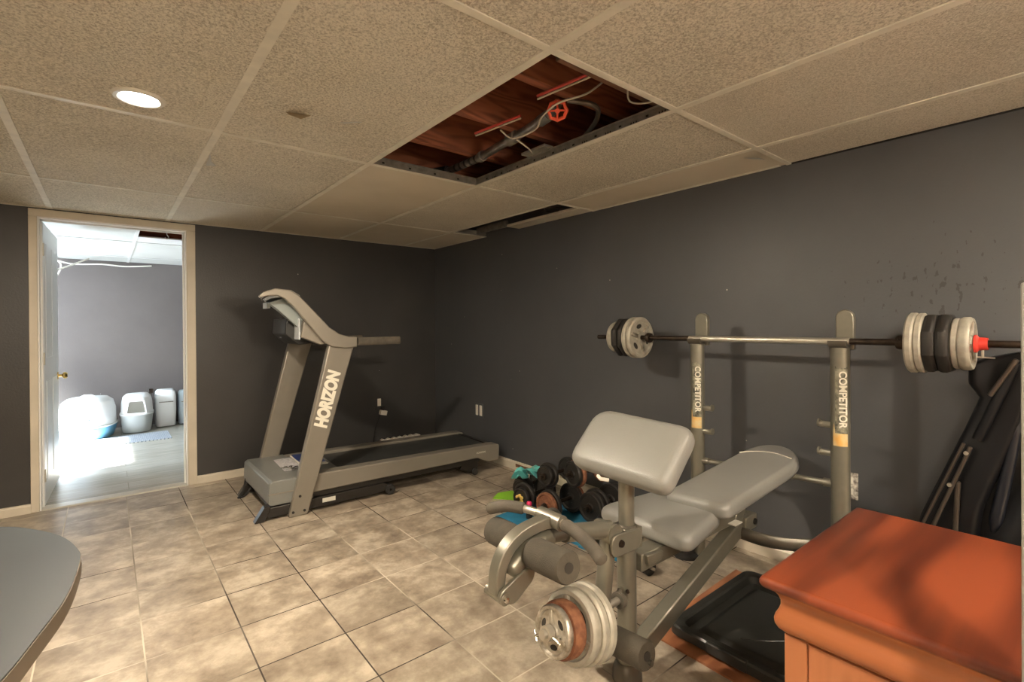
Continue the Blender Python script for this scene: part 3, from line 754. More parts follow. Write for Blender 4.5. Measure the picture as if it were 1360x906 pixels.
# side rails
LEN = 1.66
for y0, y1 in ((.0, .085), (WD-.085, WD)):
    mb = MB().prism([(.16, .115), (.16, .215), (.22, .229), (LEN-.10, .214), (LEN-.02, .210), (LEN+.005, .200), (LEN-.0, .082), (LEN-.10, .080), (LEN-.2, .125)], y0, y1, 'y')
    rail = mb.build('side_rail', M['tm_grey'], tm, bevel=.007)
    if y0 == 0:
        lt = Matrix.Translation((LEN-.17, -.0015, .165)) @ Matrix.Rotation(PI/2, 4, 'X')
        text_mesh('rail_lettering', 'HORIZON', .018, M['ink'], rail, lt, .0004)
MB().prism([(.15, .085), (.15, .12), (LEN-.15, .12), (LEN-.2, .085)], .015, WD-.015, 'y').build('deck_frame', M['blackframe'], tm)
MB().prism([(.40, .175), (.40, .205), (LEN-.06, .198), (LEN-.03, .17)], .085, WD-.085, 'y').build('running_belt', M['tm_belt'], tm, bevel=.003)
MB().prism([(LEN-.03, .095), (LEN-.05, .20), (LEN-.0, .195), (LEN+.015, .15), (LEN+.01, .095)], .08, WD-.08, 'y').build('end_cap', M['blackframe'], tm, bevel=.006)
# ground frame
for y0 in (.0, WD-.045):
    b = MB(); b.prism([(-.03, .03), (-.025, .075), (.70, .085), (.76, .06), (.74, .03), (.62, .022), (.0, .015)], y0, y0+.045, 'y')
    b.build('ground_frame', M['blackframe'], tm, bevel=.004)
    MB().prism([(-.085, .0), (-.035, .0), (-.0, .06), (-.0, .09), (-.03, .085)], y0-.005, y0+.05, 'y').build('front_foot', M['blackframe'], tm, bevel=.003)
    MB().lathe([(.008, -.014), (.030, -.014), (.034, -.008), (.034, .008), (.030, .014), (.008, .014)], 24, closed=True, mtx=Matrix.Translation((.745, y0-.005, .036)) @ Matrix.Rotation(PI/2, 4, 'X')).build('wheel', M['rubber'], tm)
    MB().lathe([(.0, -.012), (.022, -.012), (.026, -.006), (.026, .006), (.022, .012), (.0, .012)], 24, mtx=Matrix.Translation((1.435, y0+.0, .028)) @ Matrix.Rotation(PI/2, 4, 'X')).build('rear_wheel', M['rubber'], tm)
    MB().prism([(1.33, .09), (1.31, .06), (1.40, .03), (1.46, .03), (1.47, .09)], y0+.016, y0+.03, 'y').build('wheel_bracket', M['blackframe'], tm)
MB().box((.30, -.0025, .042), (.38, .0, .068)).build('maker_plate', M['tag'], tm)
MB().tube([(.02, .05, .05), (.02, WD-.05, .05)], .018, 10).build('cross_tube', M['blackframe'], tm)
# console arms: closed loop band
armp = [(.515, 1.012), (.515, 1.078), (.46, 1.08), (.40, 1.098), (.34, 1.14), (.25, 1.24), (.16, 1.335), (.11, 1.365), (.03, 1.372), (-.03, 1.350), (-.058, 1.325), (-.052, 1.312), (-.012, 1.326), (.045, 1.328), (.08, 1.312), (.125, 1.268), (.215, 1.158), (.295, 1.058), (.35, 1.018), (.44, 1.006)]
for y0, y1 in ((-.045, -.01), (WD+.035, WD+.07)):
    ap = armp if y0 < 0 else [(q[0]+.19*max(0, q[1]-1.08)/.29, q[1]) for q in armp]
    arm = MB().prism(ap, y0, y1, 'y').build('handrail_arm', M['tm_grey'], tm, bevel=.006)
    ym = (y0+y1)/2
    MB().tube([(.52, ym, 1.048), (.60, ym, 1.047), (.80, ym, 1.049), (.812, ym, 1.049)], .017, 12, r2=.027).build('hand_grip', M['grip'], arm)
# band round the top of the console, bowed in plan
def bowed(poly, y0, y1, name, m, bow=.07, n=10, parent=None):
    bow *= 2.1; vs = []; fs = []; k = len(poly)
    for j in range(n+1):
        t_ = j/n; y = y0+(y1-y0)*t_
        dx = bow*t_ + .012*max(0, (.2-t_)/.2)**2 + .02*max(0, (t_-.8)/.2)**2
        vs += [(px_+dx, y, pz_) for px_, pz_ in poly]
    for j in range(n):
        for q in range(k): q2 = (q+1) % k; fs.append((j*k+q, j*k+q2, (j+1)*k+q2, (j+1)*k+q))
    fs.append(tuple(range(k))[::-1]); fs.append(tuple(n*k+q for q in range(k)))
    return MB().add(vs, fs).build(name, m, parent or tm)
bowed([(-.055, 1.325), (-.03, 1.350), (.03, 1.372), (.11, 1.365), (.16, 1.335), (.14, 1.320), (.10, 1.348), (.03, 1.355), (-.02, 1.335), (-.045, 1.315)], -.02, WD+.045, 'console_band', M['tm_grey'])
bowed([(-.035, 1.312), (.0, 1.332), (.06, 1.338), (.085, 1.325), (.06, 1.322), (.0, 1.315), (-.02, 1.302)], .0, WD+.02, 'console_rim', M['tm_lightgrey'])
bowed([(.0, 1.290), (.08, 1.320), (.14, 1.30), (.34, 1.10), (.31, 1.065), (.22, 1.09), (.05, 1.25)], .05, WD-.04, 'console', M['tm_console'], .06)
mb = MB().prism([(.12, 1.10), (.13, 1.20), (.24, 1.13), (.36, 1.045), (.20, 1.03)], .14, WD-.12, 'y'); mb.build('console_tray', M['blackplastic'], tm, bevel=.006)
for y0, y1 in ((.0, .065), (WD-.04, WD+.02)):
    MB().prism([(.18, 1.08), (.20, 1.19), (.30, 1.10), (.36, 1.045), (.30, 1.03)], y0, y1, 'y').build('console_base', M['tm_grey'], tm, bevel=.006)
MB().box((.175, .03, 1.065), (.185, .145, 1.195), mtx=None).build('bottle_holder', M['tm_lightgrey'], tm, bevel=.003)
MB().box((.145, .37, 1.07), (.155, .41, 1.20)).build('bottle_holder', M['tm_lightgrey'], tm, bevel=.003)
MB().box((.03, .20, 1.262), (.05, .33, 1.30)).build('fan_vent', M['tm_lightgrey'], tm, bevel=.003)
MB().tube([(.43, .0, 1.035), (.43, WD+.02, 1.035)], .024, 12).build('cross_bar', M['blackframe'], tm)
# power cord loop at the front
MB().tube(smooth_path([(.02, .60, .16), (-.03, .60, .12), (-.05, .585, .05), (-.07, .57, .008), (-.09, .54, .008), (-.06, .51, .02), (-.03, .50, .06), (.01, .53, .09)], 6), .006, 8).build('power_cord', M['rubber'], tm)
# manuals on the hood
HM = Matrix.Translation((-1.775, -1.105, 0)) @ Matrix.Rotation(math.radians(-2.2), 4, 'Z')
def on_tm(x, y, z, rz=0): return HM @ Matrix.Translation((x, y, z)) @ Matrix.Rotation(rz, 4, 'Z')
t = thing('booklet', tuple(on_tm(.175, .33, .2292).translation), 'white printed booklet lying on the treadmill hood', 'booklet', math.radians(-2.2))
MB().box((-.055, -.15, 0), (.055, .17, .003)).build('page', M['paper'], t)
t = thing('folder', tuple(on_tm(.31, .35, .2292).translation), 'navy blue folder with white rim lying on the treadmill hood behind the booklet', 'folder', math.radians(-2.2))
MB().box((-.075, -.15, 0), (.085, .20, .003)).build('sheet', M['white'], t)
c = MB().box((-.065, -.10, .003), (.085, .20, .005)).build('cover', M['navy'], t)
text_mesh('cover_stripe', '—', .10, M['paper'], c, Matrix.Translation((.03, .0, .0055)) @ Matrix.Rotation(PI/2, 4, 'Z'), .0002)
t = thing('keyring', tuple(on_tm(.16, .17, .233).translation), 'bunch of silver keys lying on the printed booklet', 'keys')
mb = MB()
for a in range(5):
    an = a*.7; mb.tube([(0, 0, .004+a*.003), (.05*math.cos(an), .05*math.sin(an), .006+a*.003)], .005, 8, r2=.002)
    mb.lathe([(.005, -.001), (.012, -.001), (.012, .001), (.005, .001)], 14, closed=True, mtx=Matrix.Translation((.05*math.cos(an), .05*math.sin(an), .006+a*.003)))
mb.build('key', M['chrome'], t)
MB().tube([(.018*math.cos(k*PI/6), .018*math.sin(k*PI/6), .020) for k in range(13)], .0015, 6).build('ring', M['chrome'], t)

# outlets
def outlet(nm, loc, axis, lb, gang=1, mm='white'):
    """axis 'x': on right wall facing -x, 'y': on back wall facing -y"""
    t = thing(nm, loc, lb, 'outlet', 0 if axis == 'y' else -PI/2)
    MB().box((-.035, -.006, -.057), (.035, 0, .057)).build('cover_plate', M['wall_back'] if mm == 'dark' else M[mm], t, bevel=.002)
    return t
t = thing('wall_switch', (-.0, -.745, .405), 'pair of white rocker switches low on the right wall', 'switch', -PI/2)
MB().box((-.065, -.005, -.060), (.065, 0, .060)).build('cover_plate', M['wall_right'], t, bevel=.002)
for x in (-.030, .028): MB().box((x-.017, -.009, -.045), (x+.017, -.004, .045)).build('rocker', M['white'], t, bevel=.002)
t = thing('power_outlet', (-.595, 0, .435), 'white outlet on the back wall above the treadmill belt', 'outlet')
MB().box((-.036, -.005, -.058), (.036, 0, .058)).build('cover_plate', M['wall_back'], t, bevel=.002)
mb = MB().box((-.017, -.009, -.02), (.017, -.004, .048)); mb.build('socket', M['white'], t, bevel=.003)
t = thing('power_plug', (-.565, -.02, .355), 'white adapter plug hanging from the back wall outlet', 'plug')
MB().box((-.030, -.02, -.022), (.034, .018, .020), mtx=Matrix.Rotation(math.radians(14), 4, 'Y')).build('body', M['white'], t, bevel=.004)
MB().box((-.014, -.015, .02), (.010, .014, .06)).build('plug_head', M['rubber'], t, bevel=.003)
MB().tube(smooth_path([(-.025, 0, -.02), (-.06, -.0, -.10), (-.085, .0, -.18), (-.10, .0, -.30), (-.12, -.02, -.345)], 6), .0035, 8).build('cord', M['rubber'], t)
t = thing('power_outlet', (0, -3.532, .435), 'pale worn outlet on the right wall beside the right rack post', 'outlet', -PI/2)
MB().box((-.030, -.005, -.058), (.030, 0, .058)).build('cover_plate', mat('peeling_plate', (.60, .56, .48), .6, col2=(.12, .10, .09), vscale=70), t, bevel=.002)
for z in (-.024, .024): MB().box((-.013, -.007, z-.014), (.013, -.004, z+.014)).build('socket', M['tag'], t, bevel=.002)
# scalloped strip by the far deck edge
t = MB()
pts = [(-.60, .02), (-.20, .02)]
for k in range(7): pts += [(-.20-.058*k, .105), (-.229-.058*k, .118), (-.249-.058*k, .112)]
tag(t.prism(pts, -.05, -.018, 'y').build('foam_strip', M['white'], smooth=False), 'white scalloped strip standing at the back wall behind the treadmill deck', 'foam strip')
tag(MB().box((-.022, -1.47, .028), (-.0165, -1.26, .05)).build('wood_strip', M['joist2'], bevel=.001), 'small dark brown strip on the white baseboard of the right wall', 'strip')

# ------------------------------------------------------------------ squat rack + bench
RX = -.25; YL, YR = -2.955, -3.572
rack = thing('barbell_rack', (RX, (YL+YR)/2, 0), 'grey steel barbell rack standing against the right wall', 'rack')
yl, yr = (YR-YL)/2*-1, (YR-YL)/2     # local y of left, right
for sgn, yy in (('L', yl), ('R', yr)):
    p = MB().tube([(0, yy, .0), (0, yy, .6), (0, yy, 1.048)], .034, 20, r2=.030, up=(1, 0, 0)).build('upright', M['steel'], rack)
    # top blade
    bl = [(-.032, 1.04)]+[( .032*math.cos(a)*-1, 1.168+.032*math.sin(a)) for a in [i*PI/8 for i in range(9)]]+[(.032, 1.04)]
    MB().prism(bl, .018, .045, 'x', mtx=Matrix.Translation((0, yy-.010, 0))).build('upright_blade', M['steel'], rack, bevel=.004)
    # saddle hook
    hook = [(-.02-.035*math.cos(a), yy, 1.105-.0+.0-.035*math.sin(a)) for a in [PI*i/10 for i in range(11)]]
    sd = MB()
    vs = []; fs = []
    for i, a in enumerate([PI*k/12 for k in range(13)]):
        for rr in (.016, .030):
            for w in (-.032, .032): vs.append((-.012-rr*math.cos(a), yy+w, 1.076-rr*math.sin(a)))
    for i in range(12):
        b = i*4; fs += [(b, b+1, b+5, b+4), (b+2, b+6, b+7, b+3), (b, b+4, b+6, b+2), (b+1, b+3, b+7, b+5)]
    fs += [(0, 2, 3, 1), (48, 49, 51, 50)]
    sd.add(vs, fs).build('saddle', M['steel_dark'], rack)
    ins = -1 if sgn == 'L' else 1
    for z in (.735, .62):
        MB().tube([(0, yy+ins*.03, z), (0, yy+ins*.075, z)], .011, 10, r2=.013).tube([(0, yy+ins*.072, z+.004), (0, yy+ins*.080, z+.004)], .016, 10).build('spotter_peg', M['steel'], rack)
    # sticker
    st = MB(); vs = []; fs = []
    zz = [.66, .72, .74, .97] if sgn == 'R' else [.635, .70, .72, .955]
    seg = 10
    def face(z0, z1, mi, a0=100, a1=240, rr=1.012, jag=0):
        vs = []; n = 14
        for k in range(n+1):
            a = math.radians(a0+(a1-a0)*k/n)
            j = jag*random.uniform(-1, 1)
            vs.append((.030*rr*math.cos(a), yy+.034*rr*math.sin(a), z0)); vs.append((.030*rr*math.cos(a), yy+.034*rr*math.sin(a), z1+j))
        return vs, [(2*k, 2*k+1, 2*k+3, 2*k+2) for k in range(n)]
    v1, f1 = face(zz[0], zz[1]+.02, 0, 150, 240, 1.012, .02); st.add(v1, f1, 0)
    v1, f1 = face(zz[1]-.01, zz[3], 1, 165, 240, 1.018, .006); st.add(v1, f1, 1)
    so = st.build('sticker', [M['sticker'], M['sticker_dark']], p)
    yc = yy-.016; nx = -.0302
    an = math.radians(208)
    base = Vector((.031*math.cos(an)*1.02, yy+.035*math.sin(an)*1.02, (zz[1]+zz[3])/2+.0))
    nrm = Vector((math.cos(an), math.sin(an)*.88, 0)).normalized()
    exx = Vector((0, 0, -1)); eyy = nrm.cross(exx)
    mm = Matrix((exx, eyy, nrm)).transposed().to_4x4(); mm.translation = base + nrm*.001
    text_mesh('sticker_lettering', 'COMPETITOR', .036, M['ink'], so, mm, .0004, 0, .001)
MB().tube([(0, yl, .475), (0, yr, .500)], .012, 12).build('cross_rod', M['steel'], rack)
for yy, s_ in ((yl, -1), (yr, 1)):
    MB().tube([(0, yy+s_*.02, .475 if s_ < 0 else .5), (0, yy+s_*.06, .477 if s_ < 0 else .498)], .017, 12).build('rod_clamp', M['steel'], rack)
# curved lower frame joining posts to the bench, in front of the posts
loop = smooth_path([(.0, yl, .30), (-.05, yl-.06, .295), (-.20, yl-.20, .285), (-.235, -.03, .28), (-.20, -.14, .27), (-.11, -.235, .265), (-.03, yr+.02, .27), (0, yr, .28)], 6)
MB().tube(loop, .014, 12, r2=.026).build('curved_frame', M['steel_dark'], rack)
MB().lathe([(.060, 0), (.058, .012), (.040, .025), (.034, .07), (.030, .078), (0, .078)], 24, mtx=Matrix.Translation((-.052, yl+.036, 0))).build('rubber_foot', M['rubber'], rack)
MB().lathe([(.060, 0), (.058, .012), (.040, .025), (.034, .07), (.030, .078), (0, .078)], 24, mtx=Matrix.Translation((-.0, yr, 0))).build('rubber_foot', M['rubber'], rack)

# barbell: axis along y at x=BX, z=BZ
BX, BZ = RX-.012, 1.074
bar = thing('barbell', (BX, -3.25, BZ), 'long straight barbell resting across the rack saddles', 'barbell')
MB().tube([(0, .920, 0), (0, -1.0, 0)], .0125, 16).build('bar', M['bar_dark'], bar)
MB().tube([(0, .33, 0), (0, -.36, 0)], .0138, 20).build('chrome_sleeve', M['bar_silver'], bar)
for y in (.568, -.520):
    mb = MB().lathe([(.013, -.012), (.024, -.012), (.027, -.006), (.027, .006), (.024, .012), (.013, .012)], 18, closed=True, mtx=Matrix.Translation((0, y, 0)) @ Matrix.Rotation(PI/2, 4, 'X'))
    for k in range(2): mb.tube([(0, y, 0), (.034*math.cos(k*2.1+.6), y, .034*math.sin(k*2.1+.6))], .004, 8)
    mb.build('inner_collar', M['bar_dark'], bar)

HR = .0145
def plate_bm(R, th, style):
    """disc about z, centred"""
    mb = MB(); h = th/2
    if style == 'oct':
        n = 8
        def ring(r, z): return [(r*math.cos(2*PI*(i+.5)/n), r*math.sin(2*PI*(i+.5)/n), z) for i in range(n)]
        def hring(z): return [(HR*math.cos(2*PI*(i+.5)/n), HR*math.sin(2*PI*(i+.5)/n), z) for i in range(n)]
        rs = [hring(-h), ring(R*.80, -h), ring(R*.93, -h), ring(R, -h*.35), ring(R, h*.35), ring(R*.93, h), ring(R*.80, h), hring(h)]
        vs = [v for r in rs for v in r]; fs = []
        for j in range(len(rs)):
            j2 = (j+1) % len(rs)
            for i in range(n): i2 = (i+1) % n; fs.append((j*n+i, j*n+i2, j2*n+i2, j2*n+i))
        mb.add(vs, fs)
        return mb
    prof = [(HR, -h), (R*.30, -h), (R*.34, -h*.45), (R*.78, -h*.45), (R*.84, -h), (R*.95, -h), (R, -h*.55), (R, h*.55), (R*.95, h), (R*.84, h), (R*.78, h*.45), (R*.34, h*.45), (R*.30, h), (HR, h)]
    mb.lathe(prof, 48, closed=True)
    return mb
def plate(name, R, th, style, mm, loc, axis, label, group, ribs=None, spin=0, ribm='plate_chip'):
    t = plate_bm(R, th, style).build(name, M[mm], bevel=.0 if style != 'oct' else .003)
    t.matrix_world = axis_mtx(loc, axis) @ Matrix.Rotation(spin, 4, 'Z')
    tag(t, label, 'weight plate', group)
    if ribs:
        for s_ in ribs:
            h = th/2; z0, z1 = (h*.40, h*.98) if s_ > 0 else (-h*.98, -h*.40)
            for k in range(3):
                a = k*2*PI/3+.3
                rb = MB(); rb.box((R*.30, -R*.09, z0), (R*.82, R*.09, z1), mtx=Matrix.Rotation(a, 4, 'Z')); rb.build('raised_rib', M[ribm], t, bevel=.0015)
                zz = h*.47*(1 if s_ > 0 else -1)
                pl_ = [(R*.56+R*.11*math.cos(b), R*.20*math.sin(b)) for b in [i*PI/8 for i in range(16)]]
                MB().prism(pl_, min(zz, zz*1.05), max(zz, zz*1.05), 'z', mtx=Matrix.Rotation(a+PI/3, 4, 'Z')).build('grip_hole', M['foam_end'], t, smooth=False)
    return t
GR = 'weight plates on the right end of the barbell'; GL = 'weight plates on the left end of the barbell'
Yax = (0, 1, 0)
# right end: from left to right
plate('weight_plate', .108, .026, 'round', 'plate_grey', (BX, -3.81, BZ), Yax, 'large grey plate nearest the rack on the right end of the barbell', GR, (1,))
plate('weight_plate', .106, .022, 'round', 'plate_grey', (BX, -3.834, BZ), Yax, 'second large grey plate, left of the black octagonal plates, barbell right end', GR)
plate('weight_plate', .108, .036, 'oct', 'black_iron', (BX, -3.863, BZ), Yax, 'left black octagonal plate on the right end of the barbell', GR)
plate('weight_plate', .108, .036, 'oct', 'black_iron', (BX, -3.899, BZ), Yax, 'right black octagonal plate on the right end of the barbell', GR)
plate('weight_plate', .086, .020, 'round', 'plate_grey', (BX, -3.927, BZ), Yax, 'smaller brownish grey plate beside the right black octagonal plate', GR, None, 0)
plate('weight_plate', .090, .030, 'round', 'plate_grey', (BX, -3.952, BZ), Yax, 'outermost grey plate against the red collar on the barbell', GR, (-1,))
rc = thing('spring_collar', (BX, -3.969, BZ), 'red screw collar locking the plates on the right end of the barbell', 'collar')
MB().lathe([(.0145, 0), (.030, 0), (.030, .006), (.022, .012), (.020, .034), (.0145, .034)], 20, closed=True, mtx=Matrix.Rotation(PI/2, 4, 'X')).build('collar_body', M['red'], rc)
MB().tube([(0, -.02, -.018), (0, -.02, -.045)], .004, 8).tube([(0, -.005, -.044), (0, -.05, -.046)], .0028, 8).build('screw', M['bar_silver'], rc)
# left end
plate('weight_plate', .112, .028, 'round', 'plate_grey', (BX, -2.622, BZ), Yax, 'chipped grey plate with raised spokes facing the rack, barbell left end', GL, (-1,), .5)
plate('weight_plate', .112, .026, 'round', 'plate_grey', (BX, -2.592, BZ), Yax, 'grey plate between the chipped plate and the black plates, barbell left end', GL)
plate('weight_plate', .112, .036, 'oct', 'black_iron', (BX, -2.558, BZ), Yax, 'black octagonal plate next to the grey pair on the barbell left end', GL)
plate('weight_plate', .112, .036, 'oct', 'black_iron', (BX, -2.519, BZ), Yax, 'black octagonal plate next to the small outer grey plate, barbell left end', GL)
plate('weight_plate', .088, .040, 'round', 'plate_grey', (BX, -2.478, BZ), Yax, 'small outermost grey plate on the left end of the barbell', GL)

# ---- bench
BC = -3.265          # centre line y
bn = thing('weight_bench', (-1.215, BC, 0), 'grey weight bench with arm curl pad and leg lift rollers', 'bench')
def B(x, y, z): return (x+1.215, y-BC, z)
# front post, sleeve and inner tube
MB().tube([B(-1.215, BC, .0), B(-1.215, BC, .495)], .031, 22).build('front_post', M['steel'], bn)
MB().tube([B(-1.215, BC, .49), B(-1.215, BC, .69)], .0255, 22).build('pad_post', M['steel'], bn)
MB().lathe([(.0, 0), (.048, 0), (.046, .03), (.038, .055), (.0325, .06), (.0325, .0)], 22).build('post_boot', M['steel_dark'], bn)
MB().lathe([(.0325, .486), (.0335, .497), (.027, .503), (.026, .49)], 22, closed=True).build('post_collar', M['steel_dark'], bn)
# bracket at the top of the front post
mb = MB()
mb.prism(rounded_poly([(-.12, .435), (.02, .43), (.03, .495), (-.12, .505)], .03), -.040, -.030, 'y'); mb.prism(rounded_poly([(-.12, .435), (.02, .43), (.03, .495), (-.12, .505)], .03), .030, .040, 'y')
mb.box((-.034, -.036, .43), (.036, .036, .495))
mb.build('post_bracket', M['steel'], bn, bevel=.003)
MB().lathe([(.0, 0), (.012, 0), (.010, .007), (.0, .009)], 14, mtx=Matrix.Translation((-.078, -.04, .472)) @ Matrix.Rotation(PI/2, 4, 'X')).lathe([(.0, 0), (.006, 0), (.005, .007), (.0, .008)], 12, mtx=Matrix.Translation((-.025, -.022, .30)) @ Matrix.Rotation(PI/2, 4, 'X') @ Matrix.Rotation(-.7, 4, 'Y')).build('bolt', M['bar_dark'], bn)
MB().tube([B(-1.246, BC-.003, .30), B(-1.258, BC-.006, .30)], .009, 10).build('pop_pin', M['chrome'], bn)
# bumper
MB().tube([B(-1.245, BC, .268), B(-1.262, BC, .268)], .026, 18).build('bumper', M['grip'], bn)
MB().tube([B(-1.262, BC, .268), B(-1.335, BC, .268)], .012, 14).build('bumper_stem', M['bar_silver'], bn)
# leg lever hanging from the bracket
P0 = Vector((-1.305, BC, .485)); P1 = Vector((-1.355, BC, .18))
MB().tube([B(*P0), B(*P1)], .026, 20).build('leg_lever', M['steel'], bn)
MB().tube([B(-1.305, BC-.03, .497), B(-1.305, BC+.045, .497)], .032, 20).build('pivot_barrel', M['steel'], bn)
MB().tube([B(-1.35, BC-.19, .205), B(-1.35, BC+.19, .205)], .009, 10).build('roller_rod', M['steel_dark'], bn)
def roller(a, b_):
    a = Vector(a); b_ = Vector(b_); d_ = (b_-a).normalized()*.006
    r = MB().tube([B(*a), B(*(a+d_)), B(*(b_-d_)), B(*b_)], [.036, .040, .040, .036], 28).build('foam_roller', M['foam'], bn)
    MB().tube([B(*a), B(*(a-d_*.3))], .013, 16).build('roller_end', M['foam_end'], r)
    return r
roller((-1.360, BC-.18, .225), (-1.352, BC-.03, .207)); roller((-1.34, BC+.17, .19), (-1.348, BC+.03, .203))
# forward tube
MB().tube([B(-1.30, BC, .507), B(-1.50, BC, .548)], .026, 20).build('lever_tube', M['steel'], bn)
MB().tube([B(-1.49, BC, .546), B(-1.585, BC, .557)], .019, 16).build('inner_tube', M['steel_dark'], bn)
fwd = MB().tube([B(-1.565, BC, .552), B(-1.62, BC, .545), B(-1.665, BC, .528), B(-1.695, BC, .508)], .027, 20, capr=True).build('end_tube', M['steel'], bn)
MB().tube([B(-1.662, BC-.175, .565), B(-1.612, BC+.175, .53)], .009, 10).build('roller_rod', M['steel_dark'], bn)
roller((-1.664, BC-.178, .566), (-1.648, BC-.036, .548)); roller((-1.610, BC+.185, .528), (-1.630, BC+.036, .543))
# curved arm that carries the curl handle
arm = smooth_path([B(-1.55, BC, .600), B(-1.605, BC, .600), B(-1.662, BC, .592), B(-1.708, BC, .569), B(-1.734, BC, .534), B(-1.744, BC, .495), B(-1.743, BC, .462)], 6)
MB().tube(arm, .022, 4, r2=.025, up=(0, 1, 0)).build('curl_arm', M['steel'], bn, bevel=.003, bseg=2)
MB().tube([B(-1.743, BC-.036, .458), B(-1.743, BC+.036, .458)], .016, 14).build('arm_end_barrel', M['steel'], bn)
mb = MB().prism(rounded_poly([(-1.762+1.215, .448), (-1.71+1.215, .432), (-1.645+1.215, .475), (-1.635+1.215, .512), (-1.68+1.215, .508), (-1.755+1.215, .478)], .014), -.032, -.021, 'y'); mb.build('link_plate', M['steel'], bn, bevel=.003)
MB().lathe([(.0, 0), (.009, 0), (.007, .006), (.0, .008)], 12, mtx=Matrix.Translation(B(-1.743, BC-.036, .458)) @ Matrix.Rotation(PI/2, 4, 'X')).build('bolt', M['chrome'], bn)
MB().tube([B(-1.552, BC-.045, .602), B(-1.552, BC+.045, .604)], .0215, 18).build('handle_clamp', M['steel'], bn)
hl = smooth_path([B(-1.615, BC+.20, .590), B(-1.59, BC+.15, .606), B(-1.56, BC+.08, .606), B(-1.552, BC, .604), B(-1.552, BC-.055, .602), B(-1.548, BC-.10, .592), B(-1.550, BC-.15, .574), B(-1.555, BC-.185, .556)], 6)
MB().tube(hl, .0115, 14).build('curl_bar', M['bar_silver'], bn)
n = len(hl)
MB().tube(hl[:11], .0175, 16, capr=True).build('hand_grip', M['grip'], bn)
MB().tube(hl[24:], .0175, 16, capr=True).build('hand_grip', M['grip'], bn)
# weight peg on the lever, tilting up forward
pd = Vector((-1, 0, .19)).normalized(); pb = Vector((-1.37, BC, .249))
MB().tube([B(*pb), B(*(pb+pd*.224))], .0125, 16).build('weight_peg', M['bar_silver'], bn)
# main beam: rises from the front post foot to the rear
beam = [Vector((-1.17, BC, .068)), Vector((-.43, BC, .318))]
MB().tube([B(*beam[0]), B(*beam[1])], [.036, .036], 4, r2=[.046, .046]).build('main_beam', M['steel'], bn, bevel=.006)
MB().box((.73, -.04, .285), (.83, .04, .345), mtx=None).build('beam_head', M['steel'], bn, bevel=.005)
MB().lathe([(0, 0), (.014, 0), (.012, .006), (0, .008)], 14, mtx=Matrix.Translation((.805, -.041, .315)) @ Matrix.Rotation(PI/2, 4, 'X')).build('bolt', M['blackframe'], bn)
# seat support
MB().prism([(.04, .34), (.66, .34), (.66, .385), (.04, .398)], -.03, .03, 'y').build('seat_rail', M['steel'], bn, bevel=.004)
MB().prism([(.06, .36), (.13, .36), (.14, .39), (.05, .397)], -.045, .06, 'y').build('side_bracket', M['steel'], bn, bevel=.004)
MB().box((.60, -.060, .352), (.66, .0, .356), mtx=None).build('warning_label', M['white'], bn)
MB().box((.30, -.06, .37), (.36, .12, .399)).build('seat_bracket', M['blackframe'], bn)
MB().prism([(.66, .35), (.72, .33), (.80, .45), (.74, .46)], -.03, .03, 'y').build('backrest_strut', M['steel'], bn, bevel=.004)
MB().prism([(.45, .445), (1.00, .50), (1.00, .528), (.45, .468)], -.02, .02, 'y').build('backrest_rail', M['blackframe'], bn)
# seat pad (tapered, wider at the back-right)
def L2(p): return (p[0]+1.215, p[1]-BC)
seatp = [L2(p) for p in [(-1.072, -3.405), (-.765, -3.350), (-.735, -3.06), (-1.075, -3.015)]]
sm = MB(); pad(sm, rounded_poly(seatp, [.05, .035, .035, .05], 6), .062, .026, .008, mtx=Matrix.Translation((0, 0, .428)))
sm.build('seat', M['vinyl'], bn, angle=80)
# backrest
k = .105; tilt = math.atan(k)
bp_ = [(-.82, -3.398), (-.30, -3.415), (-.19, -3.405), (-.11, -3.345), (-.08, -3.27), (-.115, -3.205), (-.21, -3.17), (-.84, -3.150)]
bl = [(p[0]+.84, p[1]-BC) for p in bp_]
bm_ = MB(); pad(bm_, rounded_poly(bl, [.04, .2, .05, .05, .05, .05, .05, .04], 4), .060, .024, .006, mtx=Matrix.Translation((.375, 0, .466)) @ Matrix.Rotation(-tilt, 4, 'Y'))
bk = bm_.build('backrest', M['vinyl'], bn, angle=80)
st = smooth_path([(.56, .085, 0), (.60, .05, 0), (.625, .0, 0), (.63, -.05, 0), (.605, -.12, 0)], 6)
MB().tube([Matrix.Translation((.375, 0, .5010)) @ Matrix.Rotation(-tilt, 4, 'Y') @ Vector(p) for p in st], .0022, 6).build('stitched_line', M['ink'], bk)
# preacher pad
pc = Vector((-1.204, -3.275, .744))
# local axes: u along +y, v up-slope, n outward (towards -x and up)
vv = Vector((.145, 0, .153)).normalized(); uu = Vector((.0375, -.35, .004)); uu = (uu-vv*uu.dot(vv)).normalized()
pm = Matrix((uu, vv, uu.cross(vv))).transposed().to_4x4(); pm.translation = Vector(B(*pc))
out = rounded_poly([(-.190, -.113), (.182, -.113), (.187, .113), (-.180, .113)], [.05, .04, .05, .07], 6)
mb = MB(); pad(mb, out, .075, .03, .006, mtx=pm); mb.build('arm_curl_pad', M['vinyl'], bn, angle=80)
MB().box((-.05, -.06, -.055), (.05, .06, -.035), mtx=pm).build('pad_plate', M['steel_dark'], bn)
MB().tube([pm @ Vector((-.07, -.118, -.01)), pm @ Vector((-.05, -.128, .0)), pm @ Vector((-.03, -.118, -.015))], .006, 8).build('torn_cover', M['white'], bn)

